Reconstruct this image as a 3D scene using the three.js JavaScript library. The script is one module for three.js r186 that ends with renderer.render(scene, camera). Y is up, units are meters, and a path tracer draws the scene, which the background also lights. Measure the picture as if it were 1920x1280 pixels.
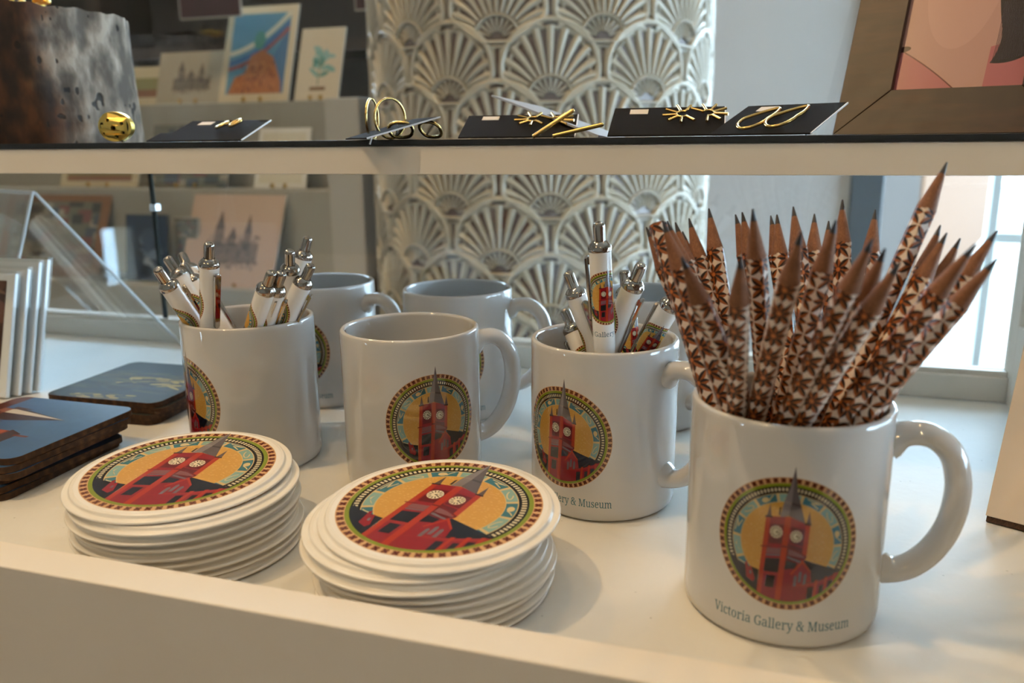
import * as THREE from 'three';
import { RoundedBoxGeometry } from 'three/addons/geometries/RoundedBoxGeometry.js';
import { mergeGeometries, toCreasedNormals } from 'three/addons/utils/BufferGeometryUtils.js';
import { RectAreaLightUniformsLib } from 'three/addons/lights/RectAreaLightUniformsLib.js';

// ---------------------------------------------------------------- camera, sky, sun, exposure
const scene = new THREE.Scene();
const R = (d) => d * Math.PI / 180;
const camera = new THREE.PerspectiveCamera(44.659, 1.5, 0.02, 60);
camera.position.set(0, 0.1989, 0);
camera.rotation.set(R(-13.484), R(17.465), R(-0.548), 'YXZ');
camera.focus = 0.455;
camera.userData.fStop = 7.6;
scene.add(camera);
const EYE = new THREE.Vector3(0, 0.1989, 0);   // where a visitor stands: prints and clips are turned relative to it

const renderer = new THREE.WebGLRenderer({ antialias: true });
renderer.toneMapping = THREE.LinearToneMapping;
renderer.toneMappingExposure = 0.95;
renderer.shadowMap.enabled = true;
RectAreaLightUniformsLib.init();

scene.background = new THREE.Color().setRGB(10.6, 14.2, 18.2);   // bright overcast daylight outside
const WARM = new THREE.Color().setRGB(1.0, 0.665, 0.315);
const SPOT = 1.18;          // each of the track heads over the shelf
const FILL_LAMP = 2.3;      // each added ceiling light that fills the room with warm ambience

// ---------------------------------------------------------------- helpers
let seed = 7;
const rnd = () => { seed = (seed * 1664525 + 1013904223) >>> 0; return seed / 4294967296; };
const V = (x, y, z) => new THREE.Vector3(x, y, z);
const used = new Map();
function numbered(name) { const n = used.get(name) ?? 0; used.set(name, n + 1); return n ? `${name}_${String(n).padStart(3, '0')}` : name; }
function tag(o, label, category, group, kind) {
  o.userData = {};
  if (label) o.userData.label = label;
  if (category) o.userData.category = category;
  if (group) o.userData.group = group;
  if (kind) o.userData.kind = kind;
  return o;
}
function thing(name, label, category, pos = [0, 0, 0], turn = 0, group) {
  const o = new THREE.Group(); o.name = numbered(name); scene.add(o);
  o.position.set(...pos); o.rotation.y = turn;
  return tag(o, label, category, group);
}
function part(name, geo, mat, parent, label) {
  const m = new THREE.Mesh(Array.isArray(geo) ? (geo.length > 1 ? join(geo) : geo[0]) : geo, mat);
  m.name = name; m.castShadow = m.receiveShadow = true;
  if (label) m.userData.label = label;
  parent.add(m); return m;
}
function struct(name, geo, mat, label) {
  const m = part(name, geo, mat, scene); m.name = numbered(name);
  m.userData.kind = 'structure'; if (label) m.userData.label = label;
  return m;
}
function single(name, geo, mat, label, category, group) {
  const m = part(name, geo, mat, scene); m.name = numbered(name);
  return tag(m, label, category, group);
}
function join(list) {
  const L = list.map((g) => { const c = g.index ? g.toNonIndexed() : g.clone(); for (const k of Object.keys(c.attributes)) if (!['position', 'normal', 'uv'].includes(k)) c.deleteAttribute(k); return c; });
  return mergeGeometries(L);
}
// box given by its limits, edges softened a little
function bx(x0, x1, y0, y1, z0, z1, r = 0) {
  const w = x1 - x0, h = y1 - y0, d = z1 - z0;
  const g = r > 0 ? new RoundedBoxGeometry(w, h, d, 2, Math.min(r, w / 2.01, h / 2.01, d / 2.01)) : new THREE.BoxGeometry(w, h, d);
  return g.translate((x0 + x1) / 2, (y0 + y1) / 2, (z0 + z1) / 2);
}
function boxUV(g, s = 1) {   // uv in metres by the main direction of each face
  const p = g.attributes.position, n = g.attributes.normal, uv = new Float32Array(p.count * 2);
  for (let i = 0; i < p.count; i++) {
    const a = [Math.abs(n.getX(i)), Math.abs(n.getY(i)), Math.abs(n.getZ(i))], x = p.getX(i), y = p.getY(i), z = p.getZ(i);
    const [u, v] = a[1] > a[0] && a[1] > a[2] ? [x, z] : a[0] > a[2] ? [z, y] : [x, y];
    uv[2 * i] = u / s; uv[2 * i + 1] = v / s;
  }
  g.setAttribute('uv', new THREE.BufferAttribute(uv, 2)); return g;
}
function tube(points, r, seg = 24, rad = 8, closed = false) {
  return new THREE.TubeGeometry(new THREE.CatmullRomCurve3(points, closed, 'centripetal'), seg, r, rad, closed);
}
function bar(a, b, r, rad = 8) {
  const d = b.clone().sub(a), g = new THREE.CylinderGeometry(r, r, d.length(), rad);
  g.applyQuaternion(new THREE.Quaternion().setFromUnitVectors(V(0, 1, 0), d.clone().normalize()));
  return g.translate(...a.clone().add(b).multiplyScalar(0.5).toArray());
}
function lathe(pts, seg = 64) { return new THREE.LatheGeometry(pts.map(([x, y]) => new THREE.Vector2(x, y)), seg); }
function std(o) { return new THREE.MeshStandardMaterial(o); }
function phys(o) { return new THREE.MeshPhysicalMaterial(o); }
const lin = (r, g, b) => new THREE.Color().setRGB(r, g, b);

// ---------------------------------------------------------------- textures
function canvas(w, h, draw) {
  const c = document.createElement('canvas'); c.width = w; c.height = h;
  draw(c.getContext('2d'), w, h); return c;
}
function tex(c, repeat) {
  const t = new THREE.CanvasTexture(c); t.colorSpace = THREE.SRGBColorSpace; t.anisotropy = 8;
  if (repeat) { t.wrapS = t.wrapT = THREE.RepeatWrapping; t.repeat.set(...repeat); }
  return t;
}
function valueNoise(w, h, cells, oct = 4, sx = 1) {   // tiling value noise, 0..1
  const out = new Float32Array(w * h); let amp = 1, tot = 0;
  for (let o = 0; o < oct; o++) {
    const n = cells << o, nx = Math.max(1, Math.round(n * sx)), g = new Float32Array(nx * n).map(() => rnd());
    for (let y = 0; y < h; y++) for (let x = 0; x < w; x++) {
      const fx = x / w * nx, fy = y / h * n, ix = Math.floor(fx), iy = Math.floor(fy);
      let u = fx - ix, v = fy - iy; u = u * u * (3 - 2 * u); v = v * v * (3 - 2 * v);
      const a = g[(iy % n) * nx + ix % nx], b = g[(iy % n) * nx + (ix + 1) % nx], c = g[((iy + 1) % n) * nx + ix % nx], d = g[((iy + 1) % n) * nx + (ix + 1) % nx];
      out[y * w + x] += amp * ((a + (b - a) * u) * (1 - v) + (c + (d - c) * u) * v);
    }
    tot += amp; amp *= 0.5;
  }
  return out.map((q) => q / tot);
}
function dataTex(w, h, f, srgb, repeat) {
  const d = new Uint8Array(w * h * 4);
  for (let i = 0; i < w * h; i++) { const c = f(i, i % w, Math.floor(i / w)); d[4 * i] = c[0]; d[4 * i + 1] = c[1]; d[4 * i + 2] = c[2]; d[4 * i + 3] = 255; }
  const t = new THREE.DataTexture(d, w, h); t.magFilter = THREE.LinearFilter; t.minFilter = THREE.LinearFilter;
  t.wrapS = t.wrapT = THREE.RepeatWrapping; if (srgb) t.colorSpace = THREE.SRGBColorSpace; if (repeat) t.repeat.set(...repeat);
  t.needsUpdate = true; return t;
}
const nzFine = valueNoise(512, 512, 64, 3), nzMid = valueNoise(512, 512, 6, 5);

// the round emblem: patterned ring, dotted ring, ring of little pictures, sun, and a red clock tower
function emblem(g, cx, cy, rad, spire = 1.163) {
  const TAU = Math.PI * 2, disc = (r, c) => { g.fillStyle = c; g.beginPath(); g.arc(0, 0, r, 0, TAU); g.fill(); };
  g.save(); g.translate(cx, cy); g.scale(rad, rad);
  disc(1, '#e2b585');
  for (let k = 0; k < 58; k++) {          // maroon blocks, each a little crossed pair
    g.save(); g.rotate(k / 58 * TAU); g.translate(0, -0.955); g.fillStyle = '#5e1a12';
    g.fillRect(-0.031, -0.034, 0.062, 0.068); g.fillStyle = '#c98f5e'; g.fillRect(-0.033, -0.006, 0.016, 0.012); g.fillRect(0.017, -0.006, 0.016, 0.012); g.fillRect(-0.006, -0.036, 0.012, 0.016); g.fillRect(-0.006, 0.02, 0.012, 0.016);
    g.restore();
  }
  disc(0.912, '#8da02a'); disc(0.868, '#10131f');
  for (let k = 0; k < 104; k++) { g.save(); g.rotate(k / 104 * TAU); g.fillStyle = '#ece0bd'; g.fillRect(-0.014, -0.847, 0.028, 0.05); g.restore(); }
  disc(0.788, '#10131f'); disc(0.768, '#e2c58a');
  const nseg = 14;
  for (let k = 0; k < nseg; k++) {
    const a0 = (k + 0.06) / nseg * TAU, a1 = (k + 0.94) / nseg * TAU;
    g.fillStyle = k % 2 ? '#3f8095' : '#8fb9b6'; g.beginPath(); g.arc(0, 0, 0.757, a0, a1); g.arc(0, 0, 0.645, a1, a0, true); g.fill();
    g.save(); g.rotate((a0 + a1) / 2); g.translate(0.70, 0); g.strokeStyle = g.fillStyle = '#e6cf9a'; g.lineWidth = 0.014;
    g.beginPath();
    if (k % 4 === 0) { g.ellipse(0, 0, 0.032, 0.085, 0.3, 0, 4.4); g.stroke(); } else if (k % 4 === 1) { g.ellipse(0, -0.02, 0.038, 0.05, 0, 0, TAU); g.fill(); g.beginPath(); g.moveTo(-0.03, 0.02); g.quadraticCurveTo(0.02, 0.06, 0.035, 0.11); g.stroke(); } else if (k % 4 === 2) { g.moveTo(-0.04, -0.1); g.quadraticCurveTo(0.05, -0.02, -0.02, 0.1); g.lineTo(0.03, 0.02); g.fill(); } else { g.moveTo(-0.035, 0.1); g.lineTo(0.0, -0.02); g.lineTo(0.035, 0.08); g.lineTo(0.03, -0.1); g.stroke(); }
    g.restore();
  }
  disc(0.635, '#e0ac54');
  g.fillStyle = '#eec272';
  for (let k = 0; k < 420; k++) { const a = rnd() * TAU, r = 0.62 * Math.sqrt(rnd()); g.fillRect(Math.cos(a) * r, Math.sin(a) * r, 0.022, 0.011); }
  // the tower: outlines in a 1205 x 1280 sketch space centred on (583, 620)
  const poly = (c, ...p) => { g.fillStyle = c; g.beginPath(); p.forEach(([x, y], i) => { const X = (x - 583) / 478, Y = (y - 620) / 462; i ? g.lineTo(X, Y) : g.moveTo(X, Y); }); g.closePath(); g.fill(); };
  const NAVY = '#151a2e', RED = '#9d1a2a', ORG = '#bf3a1c', DK = '#6d101d', GREY = '#78707c';
  g.save(); g.beginPath(); g.arc(0, 0, 0.868, 0, TAU); g.rect(-0.4, -2, 0.9, 1.75); g.clip();
  poly(NAVY, [215, 770], [260, 800], [330, 815], [412, 828], [408, 990], [300, 930], [220, 850]);
  poly(RED, [318, 800], [330, 786], [342, 822], [362, 815], [392, 900], [380, 925], [330, 900]); poly(GREY, [350, 850], [362, 845], [368, 872], [354, 874]);
  poly(NAVY, [700, 715], [960, 800], [900, 900], [720, 930], [640, 870]);
  poly(RED, [408, 1040], [412, 960], [560, 905], [780, 872], [950, 805], [960, 1000], [600, 1100]);
  poly('#ac2a2b', [560, 905], [780, 872], [952, 806], [950, 826], [782, 892], [560, 925]);
  for (const [x, y] of [[735, 912], [812, 898], [868, 868]]) poly(NAVY, [x, y], [x + 36, y - 8], [x + 33, y + 88], [x - 3, y + 98]);
  for (const [x, y] of [[780, 860], [845, 836], [905, 815]]) poly(ORG, [x, y], [x + 20, y - 6], [x + 6, y + 150], [x - 12, y + 155]);
  poly(RED, [445, 440], [583, 425], [720, 470], [712, 705], [690, 730], [620, 830], [560, 905], [545, 1040], [412, 1000]);
  poly(DK, [598, 600], [712, 620], [712, 700], [560, 800], [560, 620]);
  poly(RED, [598, 430], [720, 470], [712, 640], [594, 612]);
  poly(DK, [472, 490], [555, 482], [550, 618], [466, 626]); poly(DK, [604, 492], [690, 506], [686, 622], [600, 606]);
  for (const [x, y, r] of [[510, 540, 41], [638, 556, 39]]) {
    const X = (x - 583) / 478, Y = (y - 620) / 462, q = r / 478;
    g.fillStyle = '#f3e8cd'; g.beginPath(); g.ellipse(X, Y, q, q * 1.1, 0, 0, TAU); g.fill();
    g.strokeStyle = '#3a2a20'; g.lineWidth = 0.011; for (let k = 0; k < 12; k++) { const a = k / 12 * TAU; g.beginPath(); g.moveTo(X + Math.cos(a) * q * 0.5, Y + Math.sin(a) * q * 0.55); g.lineTo(X + Math.cos(a) * q * 0.92, Y + Math.sin(a) * q); g.stroke(); }
    g.beginPath(); g.moveTo(X + q * 0.3, Y - q * 0.2); g.lineTo(X, Y); g.lineTo(X + q * 0.5, Y + q * 0.25); g.stroke();
  }
  poly('#8f5d63', [458, 658], [548, 648], [545, 690], [454, 698]); poly('#8f5d63', [596, 648], [702, 680], [698, 704], [592, 690]);
  poly(GREY, [452, 704], [546, 692], [545, 704], [450, 716]); poly(GREY, [590, 696], [684, 728], [676, 740], [588, 712]);
  poly(NAVY, [448, 735], [545, 720], [540, 822], [440, 828]); poly(NAVY, [586, 728], [655, 745], [634, 800], [566, 826]);
  poly('#ac2a2b', [440, 828], [540, 822], [538, 842], [438, 846]);
  poly(NAVY, [466, 852], [522, 848], [514, 934], [458, 938]);
  poly(RED, [548, 800], [640, 780], [640, 910], [540, 925]);
  poly(RED, [690, 722], [748, 800], [758, 872], [600, 900], [612, 820]); poly('#bf3a1c', [690, 718], [750, 796], [744, 806], [690, 740], [624, 830], [614, 822]);
  for (const [x, y] of [[642, 826], [672, 796], [704, 810]]) poly(GREY, [x, y + 14], [x + 10, y], [x + 20, y + 14], [x + 16, y + 78], [x - 4, y + 82]);
  poly(ORG, [440, 445], [468, 445], [436, 1010], [406, 1000]); poly(ORG, [562, 425], [600, 425], [562, 1050], [526, 1050]); poly(ORG, [694, 462], [722, 470], [712, 695], [682, 690]);
  poly('#7a1a1a', [415, 652], [480, 645], [480, 652], [415, 660]); poly('#7a1a1a', [550, 628], [600, 628], [715, 690], [712, 698], [598, 640], [550, 640]);
  const tip = 620 - spire * 462;
  poly('#6a646c', [605, tip], [628, 250], [690, 465], [582, 420], [530, 432], [545, 340], [580, 215]);
  poly('#8d878d', [605, tip], [596, 330], [582, 420], [530, 432], [545, 340], [585, 210]); poly('#9a8f90', [552, 318], [596, 326], [596, 340], [546, 332]);
  poly(NAVY, [522, 372], [532, 362], [530, 420], [518, 422]); poly('#4d4850', [596, 326], [648, 336], [654, 356], [596, 342]);
  poly('#6b5f60', [462, 350], [476, 440], [442, 444], [450, 410]); poly('#6b5f60', [712, 378], [727, 470], [694, 466], [702, 430]); poly('#33262a', [432, 438], [480, 434], [480, 446], [434, 450]); poly('#33262a', [686, 460], [730, 468], [730, 478], [686, 472]);
  g.restore(); g.restore();
}
// mug wrap: 257.6 mm round by 93.9 mm high, print A at a quarter, print B at three quarters
const MUG_R = 0.041, MUG_H = 0.0939;
const mugCanvas = canvas(2048, 746, (g, w, h) => {
  g.fillStyle = '#ffffff'; g.fillRect(0, 0, w, h);
  const pm = w / 257.6;               // pixels per millimetre
  for (const u of [0.25, 0.75]) {
    emblem(g, u * w, h - 46.0 * pm, 27.9 * pm);
    g.fillStyle = '#2a7590'; g.textAlign = 'center'; g.textBaseline = 'alphabetic'; g.font = `${Math.round(5.9 * pm)}px serif`;
    const txt = 'Victoria Gallery & Museum', m = g.measureText(txt).width;
    g.save(); g.translate(u * w, h - 9.2 * pm); g.scale(56.5 * pm / m, 1); g.fillText(txt, 0, 0); g.restore();
  }
});
const emblemCanvas = canvas(1024, 1024, (g, w) => { g.fillStyle = '#ffffff'; g.fillRect(0, 0, w, w); emblem(g, w / 2, w / 2, w * 0.475, 1.02); });
const penCanvas = canvas(512, 1500, (g, w, h) => {
  g.fillStyle = '#ffffff'; g.fillRect(0, 0, w, h); const pm = w / 35.8, u = 145 / 360;
  emblem(g, u * w, 23.5 * pm, 14.2 * pm, 1.1); 
  g.fillStyle = '#3c6d80'; g.textAlign = 'center'; g.font = `${Math.round(3.6 * pm)}px serif`; g.fillText('Victoria Gallery & Museum', u * w, 44 * pm);
});
// pencil wrap: eight-petalled flowers, petals half ochre and half near-black, on cream
const pencilCanvas = canvas(512, 512, (g, w) => {
  g.fillStyle = '#dfd0c4'; g.fillRect(0, 0, w, w);
  const flower = (cx, cy, r) => {
    for (let k = 0; k < 8; k++) {
      g.save(); g.translate(cx, cy); g.rotate(k * Math.PI / 4); const L = k % 2 ? r * 1.36 : r, wd = r * 0.50;
      g.fillStyle = '#9c5728'; g.beginPath(); g.moveTo(0, 0); g.quadraticCurveTo(wd, -L / 2, 0, -L); g.lineTo(0, 0); g.fill();
      g.fillStyle = '#1d0a07'; g.beginPath(); g.moveTo(0, 0); g.quadraticCurveTo(-wd, -L / 2, 0, -L); g.lineTo(0, 0); g.fill();
      g.restore();
    }
    g.fillStyle = '#c06f35'; g.beginPath(); g.arc(cx, cy, r * 0.21, 0, 7); g.fill(); g.lineWidth = r * 0.05; g.strokeStyle = '#4a1c10'; g.stroke();
  };
  for (const x of [-0.5, 0, 0.5, 1, 1.5]) for (const y of [-0.5, 0, 0.5, 1, 1.5]) flower(x * w, y * w, w * 0.25);
});
function woodTexture(w, h, a, b, rep, stretch = 0.12) {
  const n = valueNoise(w, h, 24, 4, stretch), n2 = valueNoise(w, h, 4, 3, 1);
  return dataTex(w, h, (i) => { const k = Math.min(1, Math.max(0, (n[i] - 0.3) * 1.7 + (n2[i] - 0.5) * 0.5)); return a.map((q, c) => q + (b[c] - q) * k); }, true, rep);
}
const speckBump = dataTex(512, 512, (i) => { const q = 255 * nzFine[i]; return [q, q, q]; }, false);
const laminateMap = (() => { const t = dataTex(512, 512, (i) => { const k = 236 + 12 * (nzMid[i] - 0.5) + (rnd() < 0.00045 ? -70 * rnd() : 0); return [k, k, k - 2]; }, true); return t; })();

// ---------------------------------------------------------------- materials
const M = {
  laminate: phys({ color: lin(0.84, 0.84, 0.82), map: laminateMap, specularIntensity: 0.4, roughness: 0.45, bumpMap: speckBump, bumpScale: 0.00012 }),
  laminatePlain: phys({ color: lin(0.80, 0.75, 0.67), roughness: 0.4, specularIntensity: 0.6 }),
  ceramic: phys({ color: lin(0.56, 0.56, 0.56), map: tex(mugCanvas), roughness: 0.07, ior: 1.55, clearcoat: 0.6, clearcoatRoughness: 0.02 }),
  ceramicPlain: phys({ color: lin(0.56, 0.56, 0.56), roughness: 0.07, ior: 1.55, clearcoat: 0.6, clearcoatRoughness: 0.02 }),
  coaster: phys({ color: lin(0.84, 0.82, 0.77), roughness: 0.22 }),
  coasterPrint: phys({ color: lin(0.86, 0.85, 0.82), map: tex(emblemCanvas), roughness: 0.3 }),
  penWhite: phys({ color: lin(0.86, 0.86, 0.85), map: tex(penCanvas), roughness: 0.12 }),
  chrome: std({ color: lin(0.40, 0.37, 0.34), metalness: 1, roughness: 0.10 }),
  pencilWrap: std({ color: lin(0.95, 0.95, 0.95), map: tex(pencilCanvas, [1, 1]), roughness: 0.38 }),
  pencilWood: std({ map: woodTexture(512, 64, [116, 76, 52], [150, 103, 72], [1, 1], 5), roughness: 0.75 }),
  graphite: std({ color: lin(0.03, 0.03, 0.035), roughness: 0.45, metalness: 0.2 }),
  gold: std({ color: lin(0.80, 0.55, 0.20), metalness: 1, roughness: 0.2 }),
  goldBright: std({ color: lin(0.95, 0.68, 0.18), metalness: 1, roughness: 0.28 }),
  silver: std({ color: lin(0.7, 0.72, 0.75), metalness: 1, roughness: 0.25 }),
  blackCard: phys({ color: lin(0.014, 0.013, 0.012), roughness: 0.85, specularIntensity: 0.15 }),
  cardEdge: std({ color: lin(0.75, 0.78, 0.82), roughness: 0.6 }),
  priceLabel: std({ color: lin(0.66, 0.62, 0.56), roughness: 0.7 }),
  liner: phys({ color: lin(0.010, 0.011, 0.014), roughness: 0.25 }),
  glass: phys({ color: lin(0.97, 0.985, 0.98), transmission: 1, thickness: 0, roughness: 0, ior: 1.5 }),
  acrylic: phys({ color: lin(0.97, 0.985, 0.99), transmission: 1, thickness: 0, roughness: 0.02, ior: 1.49 }),
  acrylicEdge: phys({ color: lin(0.80, 0.84, 0.87), roughness: 0.35, transmission: 0.25, thickness: 0 }),
  glassEdge: phys({ color: lin(0.035, 0.045, 0.045), roughness: 0.8, specularIntensity: 0.3 }),
  sleeve: phys({ color: lin(0.84, 0.88, 0.92), roughness: 0.2, clearcoat: 1, clearcoatRoughness: 0.05 }),
  hardboard: std({ map: woodTexture(256, 256, [48, 30, 20], [104, 72, 48], [12, 12], 1), roughness: 0.8 }),
  whitePaper: std({ color: lin(0.74, 0.70, 0.63), roughness: 0.8 }),
  wallDark: std({ color: lin(0.045, 0.030, 0.022), roughness: 0.7 }),
  wallPale: std({ color: lin(0.66, 0.65, 0.63), roughness: 0.85, bumpMap: speckBump, bumpScale: 0.0005 }),
  wallWarm: std({ color: lin(0.42, 0.34, 0.25), roughness: 0.85 }),
  ceiling: std({ color: lin(0.55, 0.50, 0.43), roughness: 0.9 }),
  floor: std({ map: woodTexture(512, 512, [86, 58, 36], [134, 96, 62], [3, 3]), roughness: 0.45 }),
  unit: std({ color: lin(0.36, 0.33, 0.27), roughness: 0.6 }),
  unitSide: std({ color: lin(0.46, 0.42, 0.36), roughness: 0.6 }),
  frameBlue: std({ color: lin(0.075, 0.10, 0.12), roughness: 0.45 }),
  windowPaint: std({ color: lin(0.62, 0.72, 0.74), roughness: 0.4 }),
  blackMetal: std({ color: lin(0.03, 0.03, 0.03), roughness: 0.4, metalness: 0.5 }),
  lampGlow: std({ color: 0x000000, emissive: WARM, emissiveIntensity: 9 }),
};
const pr = (c, rough = 0.6) => std({ color: lin(0.95, 0.95, 0.95), map: tex(c), roughness: rough });

// ---------------------------------------------------------------- the room
{
  const FY = -0.95, CY = 1.85, XL = -3.3, XR = 2.4, ZB = -2.2, ZF = 2.6, T = 0.12;
  struct('floor', boxUV(bx(XL - T, XR + T, FY - T, FY, ZB - T, ZF + T)), M.floor, 'brown wooden floor of the shop');
  struct('ceiling', bx(XL - T, XR + T, CY, CY + T, ZB - T, ZF + T), M.ceiling, 'cream ceiling of the shop');
  // back wall with the big window on the right
  struct('wall_back', [bx(XL - T, 0.172, FY, 0.80, ZB - T, ZB), bx(XL - T, 0.172, 1.75, CY, ZB - T, ZB), bx(0.172, XR, 1.2, CY, ZB - T, ZB), bx(0.172, XR, FY, -0.9, ZB - T, ZB), bx(1.45, XR, -0.9, 1.2, ZB - T, ZB)], M.wallPale, 'pale grey wall beyond the column');
  struct('wall_left', [bx(XL - T, XL, FY, CY, ZB, 2.05), bx(XL - T, XL, FY, CY, 2.26, ZF), bx(XL - T, XL, FY, -0.75, 2.05, 2.26), bx(XL - T, XL, -0.22, CY, 2.05, 2.26)], M.wallWarm, 'warm beige side wall');
  struct('wall_right', [bx(XR, XR + T, FY, CY, -0.15, ZF), bx(XR, XR + T, FY, -0.75, ZB, -0.15), bx(XR, XR + T, 0.5, CY, ZB, -0.15)], M.wallWarm, 'warm beige wall on the right with a low window');
  struct('wall_front', bx(XL - T, XR + T, FY, CY, ZF, ZF + T), M.wallWarm, 'warm beige wall facing the shelf');
  const w1 = thing('window_1', 'tall shop window with slim pale bars behind the pencils', null, [0, 0, ZB]); w1.userData.kind = 'structure';
  part('jamb', bx(0.172, 0.246, -0.9, 1.2, -0.09, 0.02, 0.004), M.frameBlue, w1, 'dark blue-grey window post');
  for (const x of [0.495, 0.98]) part('mullion', bx(x - 0.010, x + 0.010, -0.9, 1.2, -0.06, -0.02, 0.002), M.windowPaint, w1);
  part('transom', bx(0.505, 1.45, -0.045, -0.02, -0.055, -0.025, 0.002), M.windowPaint, w1);
  for (const [a, b] of [[0.246, 0.485], [0.505, 0.97], [0.99, 1.45]]) part('pane', bx(a, b, -0.9, 1.2, -0.043, -0.039), M.glass, w1);
  const w2 = thing('window_2', 'long high window band above the display and column', null, [0, 0, ZB]); w2.userData.kind = 'structure';
  part('pane', bx(XL, 0.172, 0.80, 1.75, -0.043, -0.039), M.glass, w2);
  for (const x of [-2.5, -1.6, -0.7]) part('mullion', bx(x - 0.02, x + 0.02, 0.80, 1.75, -0.07, -0.01, 0.003), M.windowPaint, w2);
  const w5 = thing('window_4', 'low wide window in the right wall', null, [XR, 0, 0]); w5.userData.kind = 'structure';
  part('pane', bx(0.05, 0.054, -0.75, 0.5, ZB, -0.15), M.glass, w5);
  for (const z of [-1.5, -0.8]) part('mullion', bx(0.03, 0.075, -0.75, 0.5, z - 0.02, z + 0.02, 0.003), M.windowPaint, w5);
  const w3 = thing('window_3', 'narrow low window in the left wall', null, [XL, 0, 0]); w3.userData.kind = 'structure';
  part('pane', bx(-0.06, -0.056, -0.75, -0.22, 2.05, 2.26), M.glass, w3);
  // outside
  struct('pavement', bx(-6, 22, FY - 0.3, FY - 0.14, -26, ZB - T), std({ color: lin(0.40, 0.39, 0.37), roughness: 0.9 }), 'pale pavement outside the window');
  const a = V(0.97, 0, -6.38), b = V(3.37, 0, -14.9), d = b.clone().sub(a), len = d.length(), wall = bx(0, len, FY - 0.14, 0.42, -0.2, 0);
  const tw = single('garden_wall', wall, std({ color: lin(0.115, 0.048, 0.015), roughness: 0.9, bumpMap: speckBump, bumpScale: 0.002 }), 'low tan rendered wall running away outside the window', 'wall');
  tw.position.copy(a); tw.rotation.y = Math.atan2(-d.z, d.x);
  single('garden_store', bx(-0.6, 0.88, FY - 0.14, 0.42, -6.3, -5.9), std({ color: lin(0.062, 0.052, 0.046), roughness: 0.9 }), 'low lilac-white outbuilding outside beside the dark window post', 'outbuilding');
}

// ---------------------------------------------------------------- lamps: a track over the shelf, unseen downlights added as room fill
{
  const t = thing('track_light', 'black ceiling track with three warm spot heads', 'lamp', [0, 0, 0]);
  part('rail', bx(-0.48, 0.48, -0.015, 0.015, -0.015, 0.015, 0.004).rotateY(Math.atan2(0.64, 0.6)).translate(-0.58, 1.835, -0.14), M.blackMetal, t);
  for (const [x, z, tx, tz, k] of [[-0.82, 0.115, -0.2, -0.36, 2.7], [-0.58, -0.14, -0.12, -0.36, 0.6], [-0.34, -0.397, 0.0, -0.36, 0.9]]) {
    const from = V(x, 1.72, z), to = V(tx, 0, tz), dir = to.clone().sub(from).normalize(), q = new THREE.Quaternion().setFromUnitVectors(V(0, -1, 0), dir);
    part('stem', bar(V(x, 1.83, z), V(x, 1.73, z), 0.006), M.blackMetal, t);
    const can = lathe([[0.012, 0.06], [0.034, 0.055], [0.036, -0.05], [0.031, -0.05], [0.029, 0.02], [0.001, 0.03]], 32).applyQuaternion(q).translate(from.x, from.y, from.z);
    const head = part('spot_head', can, M.blackMetal, t);
    part('bulb_light', new THREE.CylinderGeometry(0.027, 0.027, 0.004, 24).translate(0, -0.028, 0).applyQuaternion(q).translate(from.x, from.y, from.z), M.lampGlow, head);
    const s = new THREE.SpotLight(WARM, SPOT * k, 0, R(46), 0.6, 2); s.name = 'spot_lamp';
    s.position.copy(from.clone().addScaledVector(dir, 0.056)); s.target.position.copy(to); s.castShadow = true; s.shadow.radius = 0.9; s.shadow.bias = -0.0004;
    scene.add(s, s.target);
  }
  for (const [x, z, lab, k] of [[-1.2, 1.5, 'added warm fill downlight in the ceiling behind the viewer on the left', 1.3], [0.5, 1.5, 'added warm fill downlight in the ceiling behind the viewer on the right', 1.3], [-1.35, -0.95, 'added warm fill downlight in the ceiling above the card display', 1.3], [0.3, -1.2, 'added warm fill downlight in the ceiling by the pale grey wall', 0.8]]) {
    const d = thing('fill_downlight', lab, 'lamp', [x, 1.85, z], 0, 'added fill downlights');
    part('trim_ring', lathe([[0.055, 0], [0.055, -0.012], [0.075, -0.012], [0.078, 0]], 40), M.windowPaint, d);
    part('lens_light', new THREE.CylinderGeometry(0.054, 0.054, 0.006, 32).translate(0, -0.005, 0), M.lampGlow, d);
    const s = new THREE.SpotLight(WARM, FILL_LAMP * k, 0, R(62), 0.7, 2); s.position.set(x, 1.835, z); s.target.position.set(x * 0.6, 0, z > 0 ? 0.2 : z - 0.2); s.castShadow = true; s.shadow.radius = 2.5; s.name = 'fill_lamp';
    scene.add(s, s.target);
  }
}

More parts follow.
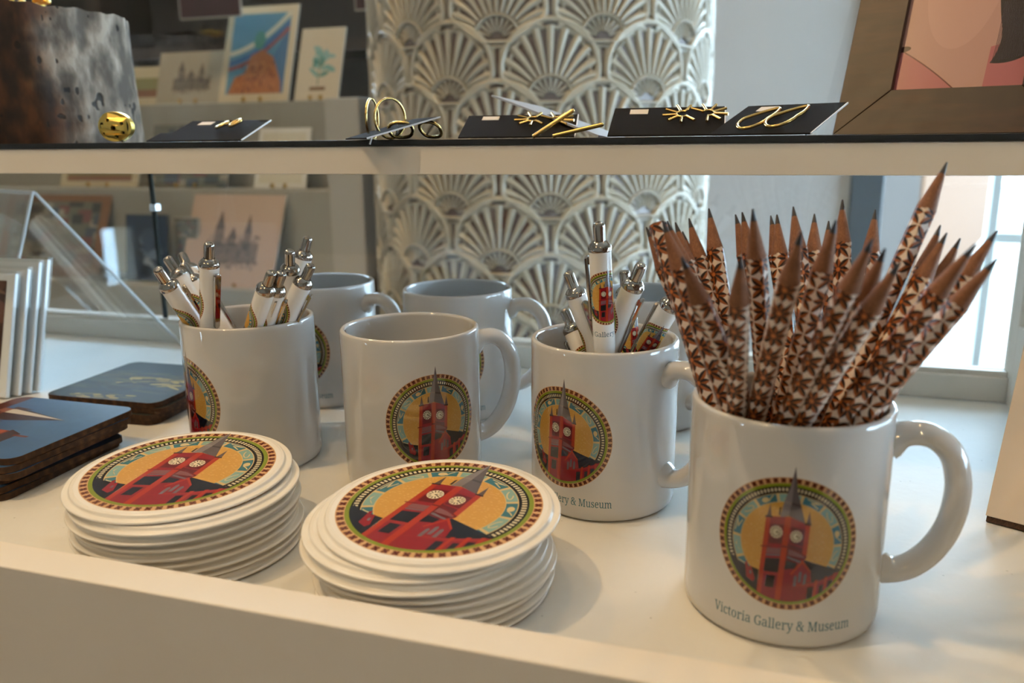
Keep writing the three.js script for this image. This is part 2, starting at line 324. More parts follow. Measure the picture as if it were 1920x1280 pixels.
// ---------------------------------------------------------------- the display shelf
const XW = -0.92, XE = 0.179, LIP = 0.0277;
{
  const c = thing('display_cabinet', 'white laminate display cabinet with raised front lip and glass back', 'cabinet');
  part('shelf_board', boxUV(bx(XW, XE, -0.02, 0, -0.715, -0.2568), 0.35), M.laminate, c);
  part('front_board', boxUV(bx(XW, XE + 0.02, -0.9, LIP, -0.2568, -0.2388, 0.0008), 0.35), M.laminatePlain, c, 'front board whose top edge stands above the shelf');
  part('back_rail', [bx(XW, XE, 0, 0.0195, -0.715, -0.6965, 0.0008), bx(XW, XE, 0.0185, 0.0235, -0.715, -0.701, 0.0008)], M.laminatePlain, c);
  part('corner_post', bx(XE, XE + 0.018, -0.9, 0.72, -0.715, -0.690, 0.001), M.laminatePlain, c);
  part('shading_side_rail', bx(XE, XE + 0.018, -0.9, 0.062, -0.690, -0.2568, 0.0008), M.laminatePlain, c);  // rail made taller to shade the right end of the shelf from window light
  part('side_glass', bx(XE + 0.006, XE + 0.010, 0.062, 0.72, -0.690, -0.2568), M.glass, c);
  part('glass_pane', bx(XW, XE, 0.0235, 0.72, -0.710, -0.706), M.glass, c);
  const j = part('glass_joint', bx(-0.6037, -0.5993, 0.0235, 0.1800, -0.7058, -0.7035), M.glassEdge, c, 'dark edge where two glass panes meet');
  part('clip', bx(-0.6055, -0.5975, 0.134, 0.141, -0.7105, -0.7025, 0.001), M.silver, j);
  const u = thing('upper_shelf', 'cream upper shelf board with black lining holding the jewellery', 'shelf');
  part('board', boxUV(bx(XW, XE, 0.1804, 0.1972, -0.7045, -0.4716, 0.0006), 0.35), M.laminatePlain, u);
  part('lining', bx(XW, XE, 0.1972, 0.2010, -0.7045, -0.4706, 0.0004), M.liner, u, 'shiny black lining sheet');
}

// ---------------------------------------------------------------- mugs
const mugBodyGeo = (() => {
  const r = MUG_R, h = MUG_H, p = [[0.0005, 0.0022], [0.033, 0.0022], [0.0352, 0.0002], [0.0372, 0.0], [0.0392, 0.0008], [0.0406, 0.0026], [r, 0.006]];
  for (let k = 1; k <= 10; k++) p.push([r, 0.006 + (h - 0.009) * k / 10]);
  for (let k = 1; k <= 8; k++) { const a = k / 8 * Math.PI; p.push([r - 0.00175 + 0.00175 * Math.cos(a), h - 0.0018 + 0.0018 * Math.sin(a)]); }
  p.push([r - 0.0037, h - 0.006], [r - 0.0038, 0.03], [r - 0.0038, 0.012], [r - 0.0055, 0.0075], [r - 0.010, 0.0055], [0.0005, 0.005]);
  const g = lathe(p, 96), pos = g.attributes.position, uv = g.attributes.uv, n = p.length;
  for (let i = 0; i < pos.count; i++) { const j = i % n, outer = j >= 6 && j <= 16; uv.setXY(i, uv.getX(i), outer ? pos.getY(i) / h : j > 16 ? 0.999 : 0.004); }
  return g;
})();
const mugHandleGeo = (() => {   // swept along -z from the wall
  const path = new THREE.CatmullRomCurve3([[0.0385, 0.0775], [0.0455, 0.0815], [0.0545, 0.0815], [0.0622, 0.0755], [0.0662, 0.0645], [0.0665, 0.0525], [0.0638, 0.0400], [0.0585, 0.0300], [0.0515, 0.0230], [0.0450, 0.0205], [0.0385, 0.0215]].map(([o, y]) => V(0, y, -o)), false, 'centripetal');
  const N = 56, K = 20, pos = [], idx = [];
  for (let i = 0; i <= N; i++) {
    const t = i / N, c = path.getPointAt(t), d = path.getTangentAt(t), nrm = V(1, 0, 0).cross(d).normalize(), e = Math.min(t, 1 - t);
    const flare = 1 + 0.55 * Math.exp(-e * e / 0.0022), ra = 0.0050 * flare, rb = 0.0066 * (1 + (flare - 1) * 0.5);
    for (let k = 0; k < K; k++) { const a = k / K * Math.PI * 2, q = c.clone().addScaledVector(nrm, Math.sin(a) * ra); q.x += Math.cos(a) * rb; pos.push(q.x, q.y, q.z); }
  }
  for (let i = 0; i < N; i++) for (let k = 0; k < K; k++) { const a = i * K + k, b = i * K + (k + 1) % K; idx.push(a, b, a + K, b, b + K, a + K); }
  const g = new THREE.BufferGeometry(); g.setAttribute('position', new THREE.Float32BufferAttribute(pos, 3)); g.setIndex(idx); g.computeVertexNormals();
  g.setAttribute('uv', new THREE.Float32BufferAttribute(new Float32Array(pos.length / 3 * 2), 2)); return g;
})();
// [x, z, print angle from the direction of the viewer, which print, label]
for (const [x, z, th, side, label] of [
  [-0.3146, -0.4420, -68, 'B', 'white mug holding pens behind the square coasters, emblem half turned away'],
  [-0.2025, -0.4414, 17, 'A', 'empty white mug with tower emblem between the two pen mugs'],
  [-0.0858, -0.4444, -32, 'A', 'white mug holding pens next to the pencil mug'],
  [0.0117, -0.3541, 3, 'A', 'large near white mug crammed with patterned pencils'],
  [-0.3385, -0.5759, -35, 'A', 'white mug in the back row half hidden behind the square coaster side pen mug'],
  [-0.2230, -0.5740, -13, 'A', 'empty white mug in the back row in front of the fan column'],
  [-0.0810, -0.5908, -40, 'A', 'white mug in the back row hidden by pens and pencils']]) {
  const phi = Math.atan2(EYE.x - x, EYE.z - z);
  const g = thing('mug', label, 'mug', [x, 0, z], phi + R(th) - R(side === 'A' ? 90 : 270), 'white emblem mugs');
  part('cup_body', mugBodyGeo, M.ceramic, g, 'glossy white cup with round tower emblem'); part('handle', mugHandleGeo, M.ceramicPlain, g);
}

// ---------------------------------------------------------------- pencils and pens
const ORD = ['zeroth', 'first', 'second', 'third', 'fourth', 'fifth', 'sixth', 'seventh', 'eighth', 'ninth', 'tenth', 'eleventh', 'twelfth', 'thirteenth', 'fourteenth', 'fifteenth', 'sixteenth', 'seventeenth', 'eighteenth', 'nineteenth', 'twentieth', 'twenty-first', 'twenty-second', 'twenty-third', 'twenty-fourth', 'twenty-fifth', 'twenty-sixth', 'twenty-seventh', 'twenty-eighth', 'twenty-ninth', 'thirtieth', 'thirty-first', 'thirty-second'];
// base x y z, tip x y z of every pencil
const PENCILS = [[0.0252,0.0104,-0.3359,-0.055,0.1613,-0.3781],[0.0237,0.0055,-0.3244,-0.0423,0.1683,-0.3352],[0.0224,0.0074,-0.335,-0.0454,0.1643,-0.3768],[0.0153,0.0059,-0.3377,-0.0436,0.1623,-0.3929],[0.0158,0.0055,-0.3313,-0.0409,0.1574,-0.3997],[0.0129,0.0063,-0.3404,-0.0382,0.1636,-0.4006],[0.0067,0.006,-0.3455,-0.0295,0.1681,-0.4037],[0.0229,0.0127,-0.3826,-0.0308,0.1587,-0.3003],[-0.0094,0.0094,-0.3779,-0.0099,0.1612,-0.2889],[0.0309,0.0057,-0.3549,-0.0177,0.1647,-0.4126],[0.0272,0.0056,-0.3473,-0.0144,0.1663,-0.4055],[0.0109,0.0055,-0.3859,-0.008,0.1734,-0.3367],[0.0334,0.0082,-0.3466,-0.0016,0.1637,-0.4212],[0.0225,0.0062,-0.3376,0.0012,0.1652,-0.41],[0.0339,0.0103,-0.3316,0.008,0.1695,-0.4019],[-0.0139,0.0115,-0.3682,0.009,0.1693,-0.2937],[0.0237,0.012,-0.3309,0.018,0.1652,-0.4174],[0.0276,0.0078,-0.3356,0.0247,0.1617,-0.4211],[-0.004,0.0076,-0.3817,0.0214,0.1709,-0.3212],[0.0375,0.0055,-0.3506,0.0288,0.1728,-0.4047],[-0.0149,0.0114,-0.3593,0.0312,0.1677,-0.2928],[0.0335,0.0057,-0.3377,0.0428,0.1686,-0.4036],[-0.0009,0.0057,-0.3733,0.0365,0.1632,-0.3043],[-0.0193,0.0057,-0.3583,0.0408,0.1598,-0.298],[0.008,0.0267,-0.341,0.0646,0.1899,-0.3749],[0.016,0.006,-0.3227,0.0658,0.1643,-0.3814],[-0.0013,0.0055,-0.3268,0.0663,0.1624,-0.3689],[0.0066,0.0064,-0.3253,0.0738,0.159,-0.3817],[-0.0153,0.0112,-0.345,0.0655,0.1644,-0.3135],[-0.0019,0.0118,-0.3304,0.0808,0.1654,-0.3541],[-0.015,0.0079,-0.3396,0.0753,0.1583,-0.3254],[0.0121,0.0055,-0.3199,-0.0487,0.1628,-0.3701]];
const PL = 0.176, PR = 0.0041, CONE = 0.0205;
const hexRing = (r) => Array.from({ length: 12 }, (_, k) => { const a = (Math.floor(k / 2) + (k % 2 ? 0.07 : -0.07)) * Math.PI / 3; return [Math.sin(a) * r, Math.cos(a) * r]; });
const pencilBarrelGeo = (() => {
  const ring = hexRing(PR), pos = [], uv = [], idx = [], rows = [0, PL - CONE + 0.0004];
  for (const y of rows) for (let k = 0; k <= 12; k++) { const [x, z] = ring[k % 12]; pos.push(x, y, z); uv.push((Math.floor(k / 2) + (k % 2 ? 0.07 : -0.07)) / 6 * 1.2, y / 0.0205); }
  for (let k = 0; k < 12; k++) idx.push(k, k + 1, k + 13, k + 1, k + 14, k + 13);
  const c = pos.length / 3; pos.push(0, 0, 0); uv.push(0.5, 0.5); for (let k = 0; k < 12; k++) idx.push(c, k + 1, k);
  let g = new THREE.BufferGeometry(); g.setAttribute('position', new THREE.Float32BufferAttribute(pos, 3)); g.setAttribute('uv', new THREE.Float32BufferAttribute(uv, 2)); g.setIndex(idx);
  return toCreasedNormals(g, 0.35);
})();
const coneSection = (y0, r0, y1, r1) => new THREE.CylinderGeometry(r1, r0, y1 - y0, 20, 1).translate(0, (y0 + y1) / 2, 0);
const pencilWoodGeo = coneSection(PL - CONE, PR * 0.965, PL - 0.0052, 0.00125), pencilTipGeo = join([coneSection(PL - 0.0052, 0.00125, PL - 0.0006, 0.0004), new THREE.SphereGeometry(0.0004, 10, 6).translate(0, PL - 0.0006, 0)]);
const pencilEndGeo = join([new THREE.CylinderGeometry(PR * 0.93, PR * 0.93, 0.0006, 20).translate(0, -0.0002, 0)]);
const coreGeo = new THREE.CylinderGeometry(0.0011, 0.0011, 0.0006, 12).translate(0, -0.0007, 0);
function aim(g, base, tip, roll = 0) {
  const d = tip.clone().sub(base).normalize();
  g.position.copy(base); g.quaternion.setFromUnitVectors(V(0, 1, 0), d).multiply(new THREE.Quaternion().setFromAxisAngle(V(0, 1, 0), roll));
}
const INVERTED = 31, TALLEST = 24;
const rank = PENCILS.map((p, i) => i).sort((a, b) => Math.atan2(PENCILS[a][3], -PENCILS[a][5]) - Math.atan2(PENCILS[b][3], -PENCILS[b][5]));
PENCILS.forEach((p, i) => {
  const nth = rank.indexOf(i) + 1;
  const label = i === INVERTED ? 'patterned pencil standing blunt end up at the edge of the bunch' : i === TALLEST ? 'tallest patterned pencil, reaching up past the upper shelf' : `brown patterned pencil in the mug, ${ORD[nth]} tip from the left`;
  const g = thing('pencil', label, 'pencil', [0, 0, 0], 0, 'patterned pencils in the mug');
  part('barrel', pencilBarrelGeo, M.pencilWrap, g, 'printed paper wrap of brown and black flowers'); part('wood_cone', pencilWoodGeo, M.pencilWood, g); part('graphite_tip', pencilTipGeo, M.graphite, g);
  const e = part('blunt_end', pencilEndGeo, M.pencilWood, g); part('lead_core', coreGeo, M.graphite, e);
  const a = V(p[0], p[1], p[2]), b = V(p[3], p[4], p[5]);
  if (i === INVERTED) aim(g, b, a, 0.3); else aim(g, a, b, rnd() * 6.28);
});

const PENS_A = [[-0.3204,0.0055,-0.4648,-0.3432,0.1293,-0.399],[-0.2979,0.0079,-0.4572,-0.3667,0.1302,-0.4358],[-0.293,0.02,-0.425,-0.3763,0.1289,-0.462],[-0.285,0.0056,-0.4446,-0.3616,0.1252,-0.4441],[-0.34,0.0055,-0.4266,-0.3133,0.1439,-0.4096],[-0.3443,0.0095,-0.44,-0.2726,0.1282,-0.4097],[-0.3391,0.0056,-0.4427,-0.2703,0.127,-0.4163],[-0.3069,0.0055,-0.4708,-0.2739,0.1379,-0.4315],[-0.3299,0.0066,-0.4675,-0.285,0.1413,-0.4717],[-0.3322,0.0055,-0.4307,-0.2622,0.129,-0.4358]];
const PENS_B = [[-0.062,0.006,-0.436,-0.1134,0.1043,-0.462],[-0.066,0.012,-0.455,-0.1074,0.129,-0.445],[-0.0778,0.0192,-0.4264,-0.0832,0.1601,-0.41],[-0.068,0.012,-0.462,-0.079,0.128,-0.465],[-0.1122,0.0092,-0.4515,-0.0626,0.1384,-0.42],[-0.1062,0.0057,-0.4661,-0.0427,0.1268,-0.4278]];
const ROLL_A = [92, 120, 70, 80, 38, 90, 88, 40, 100, 92], ROLL_B = [-120, 25, -115, -90, 80, -125];
function pen(label, group, p, roll) {
  const base = V(p[0], p[1], p[2]), tip = V(p[3], p[4], p[5]), L = tip.distanceTo(base), axis = tip.clone().sub(base).normalize();
  const g = thing('pen', label, 'pen', [0, 0, 0], 0, group), top = L - 0.0150, low = 0.016, r = 0.0057;   // top: where the chrome collar starts
  const bodyTop = Math.max(0, top - 0.105), barrel = lathe([[r, bodyTop > low ? bodyTop : low], [r, top]], 40), uv = barrel.attributes.uv, pos = barrel.attributes.position;
  for (let i = 0; i < uv.count; i++) uv.setY(i, 1 - (top - pos.getY(i)) / 0.105);
  part('barrel', barrel, M.penWhite, g, 'white barrel printed with the emblem');
  part('collar', lathe([[r, top], [r + 0.0003, top + 0.0004], [r + 0.0003, top + 0.0022], [r - 0.0004, top + 0.0036], [0.0040, top + 0.0050], [0.0034, top + 0.0053]], 40), M.chrome, g);
  part('clicker', lathe([[0.0031, top + 0.004], [0.0031, top + 0.0127], [0.0028, top + 0.0140], [0.0020, top + 0.0148], [0.0002, top + 0.0150]], 28), M.chrome, g);
  part('nose', lathe([[0.0008, 0], [0.0016, 0.001], [0.0035, 0.009], [r, Math.max(low, bodyTop)]], 28), M.chrome, g);
  const s = new THREE.Shape(); s.moveTo(-0.0019, 0); s.lineTo(-0.0016, -0.032); s.quadraticCurveTo(0, -0.035, 0.0016, -0.032); s.lineTo(0.0019, 0); s.quadraticCurveTo(0, 0.0026, -0.0019, 0);
  const clip = new THREE.ExtrudeGeometry(s, { depth: 0.0009, bevelEnabled: true, bevelSize: 0.0003, bevelThickness: 0.0003, bevelSegments: 2 });
  clip.rotateX(0.03).translate(0, top - 0.004, r + 0.0012);
  part('clip', [clip, bx(-0.0014, 0.0014, top - 0.007, top - 0.0035, r - 0.0008, r + 0.0015)], M.chrome, g);
  const mid = base.clone().lerp(tip, 0.7), e0 = EYE.clone().sub(mid); e0.addScaledVector(axis, -e0.dot(axis)).normalize();
  const e1 = axis.clone().cross(e0), zc = e0.multiplyScalar(Math.cos(R(roll))).addScaledVector(e1, Math.sin(R(roll)));
  g.quaternion.setFromRotationMatrix(new THREE.Matrix4().makeBasis(axis.clone().cross(zc), axis, zc)); g.position.copy(base);
}
for (const [list, rolls, where, grp] of [[PENS_A, ROLL_A, 'mug behind the square coasters', 'pens in the left pen mug'], [PENS_B, ROLL_B, 'mug beside the pencils', 'pens in the right pen mug']]) {
  const order = list.map((p, i) => i).sort((a, b) => Math.atan2(list[a][3], -list[a][5]) - Math.atan2(list[b][3], -list[b][5]));
  list.forEach((p, i) => pen(`white and chrome pen, ${ORD[order.indexOf(i) + 1]} clicker from the left, in the ${where}`, grp, p, rolls[i]));
}

// ---------------------------------------------------------------- round coasters in two stacks
{
  const CR = 0.0545, CT = 0.0042;
  const body = lathe([[0.0005, 0], [0.0505, 0], [0.0512, 0.0003], [0.0516, 0.0009], [0.0537, 0.0010], [CR - 0.0002, 0.0013], [CR, 0.0018], [CR - 0.0002, 0.0023], [0.0537, 0.0026], [0.0519, 0.0024], [0.0513, 0.0026], [0.0510, 0.0032], [0.0508, CT - 0.0003], [0.0503, CT], [0.0490, CT]], 128);
  const face = new THREE.CircleGeometry(0.0490, 96).rotateX(-Math.PI / 2).translate(0, CT, 0);
  const stack = (x0, z0, xt, zt, up, where, grp, jig) => {
    const N = 9;
    for (let k = 0; k < N; k++) {
      const f = k / (N - 1), [jx, jz, ja] = jig[k];
      const g = thing('round_coaster', k === N - 1 ? `topmost round white coaster with tower emblem on ${where}` : `round white coaster, ${ORD[N - k]} from the top of ${where}`, 'coaster', [x0 + (xt - x0) * f + jx, k * (CT + 0.00012), z0 + (zt - z0) * f + jz], R(-up + ja), grp);
      g.rotation.order = 'XYZ'; g.rotation.x = R(1.5) * Math.max(0, f - 0.4) / 0.6; if (k === N - 1) g.rotation.x = R(2.2); g.position.y += Math.max(0, f - 0.4) * 0.0025;
      part('disc', body, M.coaster, g); part('printed_face', face, M.coasterPrint, g, 'round print of a red clock tower');
    }
  };
  stack(-0.1415, -0.3250, -0.1360, -0.3218, 7.8, 'the coaster stack before the empty mug', 'coasters in the right stack', [[0, 0, 9], [0.001, -0.001, -20], [-0.001, 0.001, 33], [0.0012, 0, 5], [-0.0008, 0.001, -12], [-0.003, 0.004, 48], [-0.005, 0.006, 8], [-0.006, 0.003, -6], [0, 0, 0]]);
  stack(-0.2790, -0.3270, -0.2765, -0.3256, -7.7, 'the coaster stack before the left pen mug', 'coasters in the left stack', [[0.004, 0.001, 9], [0.003, -0.001, 50], [0.004, 0.0, -33], [0.002, 0.002, 15], [0.003, 0.003, -12], [0.004, 0.002, 8], [0.003, 0.004, 28], [0.004, 0.003, -6], [-0.002, 0, 0]]);
}

// ---------------------------------------------------------------- square photo coasters
const towerPhoto = canvas(512, 512, (g, w) => {
  g.fillStyle = '#3f6596'; g.fillRect(0, 0, w, w);
  for (let k = 0; k < 60; k++) { g.fillStyle = k % 2 ? 'rgba(70,110,160,.10)' : 'rgba(48,80,124,.10)'; g.beginPath(); g.ellipse(rnd() * w, rnd() * w, 90 + 90 * rnd(), 40 + 40 * rnd(), rnd() * 3, 0, 7); g.fill(); }
  const tower = (x, h, s) => {      // towers grow from the bottom edge
    g.fillStyle = '#6b332b'; g.fillRect(x - 30 * s, w - h, 60 * s, h); g.fillStyle = '#8e5a48'; g.fillRect(x - 30 * s, w - h, 22 * s, h);
    g.fillStyle = '#3b2b31'; g.beginPath(); g.moveTo(x - 38 * s, w - h); g.lineTo(x, w - h - 150 * s); g.lineTo(x + 38 * s, w - h); g.fill(); g.fillStyle = '#c7bfb2'; g.beginPath(); g.moveTo(x - 30 * s, w - h); g.lineTo(x, w - h - 150 * s); g.lineTo(x - 8 * s, w - h); g.fill();
    for (const q of [-34, 34]) { g.fillStyle = '#4a2824'; g.beginPath(); g.moveTo(x + q * s - 7 * s, w - h + 6); g.lineTo(x + q * s, w - h - 44 * s); g.lineTo(x + q * s + 7 * s, w - h + 6); g.fill(); }
    for (let y = 0; y < h; y += 46) { g.fillStyle = '#2c1719'; g.fillRect(x - 12 * s, w - h + 20 + y, 10 * s, 22); g.fillRect(x + 6 * s, w - h + 20 + y, 10 * s, 22); }
  };
  tower(180, 100, 1.85); g.fillStyle = '#7d3c2f'; g.fillRect(310, w - 285, 140, 285); g.fillStyle = '#3b2e36'; g.beginPath(); g.moveTo(300, w - 285); g.lineTo(325, w - 345); g.lineTo(410, w - 345); g.lineTo(460, w - 285); g.fill(); g.fillStyle = '#a5563f'; g.fillRect(310, w - 275, 44, 275); g.fillStyle = '#6b332b'; g.fillRect(335, w - 390, 12, 60);
  g.fillStyle = '#59302a'; g.fillRect(0, w - 60, w, 60);
});
const objectPhoto = canvas(512, 512, (g, w) => {
  g.fillStyle = '#363a37'; g.fillRect(0, 0, w, w);
  for (let k = 0; k < 120; k++) { g.fillStyle = ['rgba(46,46,40,.35)', 'rgba(92,82,48,.28)', 'rgba(60,66,66,.3)', 'rgba(120,104,52,.22)'][k % 4]; g.beginPath(); const y = (0.28 + 0.5 * rnd()) * w; g.ellipse(rnd() * w, y, 40 + 60 * rnd(), 8 + 18 * rnd(), (rnd() - 0.5) * 0.6, 0, 7); g.fill(); }
  for (let k = 0; k < 26; k++) { g.fillStyle = ['#a18a45', '#7e6c34', '#2b2a22'][k % 3]; g.beginPath(); g.ellipse((0.35 + 0.6 * rnd()) * w, (0.42 + 0.2 * rnd()) * w, 22 + 30 * rnd(), 6 + 10 * rnd(), (rnd() - 0.5), 0, 7); g.fill(); }
  for (let k = 0; k < 20; k++) { g.fillStyle = ['#8f7a3c', '#5b5130'][k % 2]; g.beginPath(); g.ellipse((0.25 + 0.5 * rnd()) * w, (0.86 + 0.12 * rnd()) * w, 18 + 20 * rnd(), 5 + 7 * rnd(), 0, 0, 7); g.fill(); }
});
{
  const S = 0.1, T = 0.0040, rr = 0.0085, sh = new THREE.Shape(), a = S / 2;
  sh.moveTo(-a + rr, -a); sh.lineTo(a - rr, -a); sh.absarc(a - rr, -a + rr, rr, -Math.PI / 2, 0); sh.lineTo(a, a - rr); sh.absarc(a - rr, a - rr, rr, 0, Math.PI / 2); sh.lineTo(-a + rr, a); sh.absarc(-a + rr, a - rr, rr, Math.PI / 2, Math.PI); sh.lineTo(-a, -a + rr); sh.absarc(-a + rr, -a + rr, rr, Math.PI, Math.PI * 1.5);
  const board = new THREE.ExtrudeGeometry(sh, { depth: T - 0.0003, bevelEnabled: true, bevelSize: 0.0003, bevelThickness: 0.00015, bevelOffset: -0.0003, bevelSegments: 1, curveSegments: 10 }).rotateX(-Math.PI / 2).translate(0, 0.00015, 0);
  const face = new THREE.ShapeGeometry(sh, 10), uv = face.attributes.uv; for (let i = 0; i < uv.count; i++) uv.setXY(i, uv.getX(i) / S + 0.5, uv.getY(i) / S + 0.5);
  face.rotateX(-Math.PI / 2).scale(0.995, 1, 0.995).translate(0, T + 0.0001, 0);
  const print = (c, k) => phys({ map: tex(c), roughness: 0.32, specularIntensity: k });
  const skyPrint = print(towerPhoto, 0.8), bronzePrint = print(objectPhoto, 0.12);
  const put = (x, z, n, mat, where, turn, grp, jit) => {
    for (let k = 0; k < n; k++) {
      const [jx, jz, ja] = jit[k];
      const g = thing('square_coaster', k === n - 1 ? `topmost square photo coaster showing ${where}` : `square hardboard coaster, ${ORD[n - k]} from the top under ${where}`, 'coaster', [x + jx, k * 0.00425, z + jz], R(turn + ja), grp);
      part('board', board, M.hardboard, g); part('photo_face', face, mat, g);
    }
  };
  put(-0.4565, -0.3890, 6, skyPrint, 'red towers against blue sky', -90, 'square coasters with sky photo', [[-0.008, 0.006, 2], [-0.006, 0.005, -3], [-0.010, 0.002, 1], [-0.001, 0.004, 2], [0, 0.002, -1.5], [0, 0, 0]]);
  put(-0.4715, -0.5200, 4, bronzePrint, 'dark olive bronze shapes', 2, 'square coasters with dark photo', [[-0.004, 0.004, 3], [0.0, 0.002, -2], [0.002, 0.001, 2], [0, 0, 0]]);
}

// ---------------------------------------------------------------- clear acrylic stand and sleeved cards on the left
{
  const g = thing('acrylic_stand', 'clear acrylic card stand with bright edges beside the sleeved cards', 'display stand', [-0.615, 0, -0.574], R(-21));
  // own axes: x to the right along the panel, +z to the front; the ridge runs along -x from the origin
  const W = 0.16, H = 0.160, t = 0.003;
  const panel = (z0, y0, z1, y1) => { const len = Math.hypot(z1 - z0, y1 - y0), a = Math.atan2(z1 - z0, y1 - y0), b = new THREE.BoxGeometry(W, len, t).translate(-W / 2, len / 2, 0).rotateX(a).translate(0, y0, z0); return b; };
  part('front_panel', panel(0.055, 0.0, 0.001, H), M.acrylic, g); part('back_panel', panel(-0.122, 0.0, -0.001, H), M.acrylic, g);
  const edge = (z0, y0, z1, y1) => bar(V(0.0012, y0, z0), V(0.0012, y1, z1), 0.0015, 6);
  part('front_edge', edge(0.055, 0.0, 0.001, H), M.acrylicEdge, g, 'bright polished front edge'); part('back_edge', edge(-0.122, 0.0, -0.001, H), M.acrylicEdge, g, 'bright polished slanting edge');
  part('ridge', bar(V(-W, H, 0), V(0.002, H, 0), 0.0018, 6), M.acrylicEdge, g);
  part('ledge', [bx(-W, 0, 0.0, 0.003, 0.055, 0.085), bx(-W, 0, 0.003, 0.014, 0.082, 0.085)], M.acrylic, g);
  const art = canvas(256, 256, (c, w) => { c.fillStyle = '#4a3028'; c.fillRect(0, 0, w, w); for (let k = 0; k < 50; k++) { c.fillStyle = ['#6d4a3c', '#2a1a16', '#8a6b58', '#3d2620'][k % 4]; c.beginPath(); c.ellipse(rnd() * w, rnd() * w, 12 + 30 * rnd(), 10 + 22 * rnd(), rnd() * 3, 0, 7); c.fill(); } });
  [[-0.5740, -0.5125, 0.1100, 0.0036], [-0.5765, -0.5065, 0.1085, 0.0034], [-0.5795, -0.4985, 0.1040, 0.0036], [-0.5835, -0.4905, 0.1010, 0.0038]].forEach(([x, z, h, th], k) => {
    const s = thing('sleeved_card', ['hindmost white card in a clear sleeve, left by the acrylic stand', 'white sleeved card, third from the front beside the acrylic stand', 'white sleeved card, second from the front beside the acrylic stand', 'foremost sleeved card with brown picture beside the acrylic stand'][k], 'card', [x, 0.0015, z], 0, 'sleeved cards');
    s.rotation.x = R(-15);
    part('board', bx(-0.14, 0, 0, h, -th, 0, 0.0008), M.sleeve, s);
    part('sleeve_film', bx(-0.141, 0.0012, 0.0005, h + 0.002, -th - 0.0006, 0.0006), M.acrylic, s);
    if (k === 3) { const f = part('picture', new THREE.PlaneGeometry(0.125, h - 0.012).translate(-0.0705, h / 2, 0.0003), pr(art, 0.3), s); }
  });
}
// beige board leaning in the corner by the side panel
{
  const g = thing('leaning_board', 'beige board with raw brown edge leaning at the far right', 'board', [0.1163, 0.0012, -0.4625], R(-25));
  g.rotation.order = 'YXZ'; g.rotation.x = R(-24);
  part('face', bx(0, 0.066, 0.003, 0.17, -0.001, 0.0, 0.0003), std({ color: lin(0.66, 0.56, 0.45), roughness: 0.6 }), g);
  part('core', bx(0.0005, 0.0655, 0, 0.169, -0.0055, -0.001, 0.0003), M.hardboard, g, 'brown fibreboard core');
}

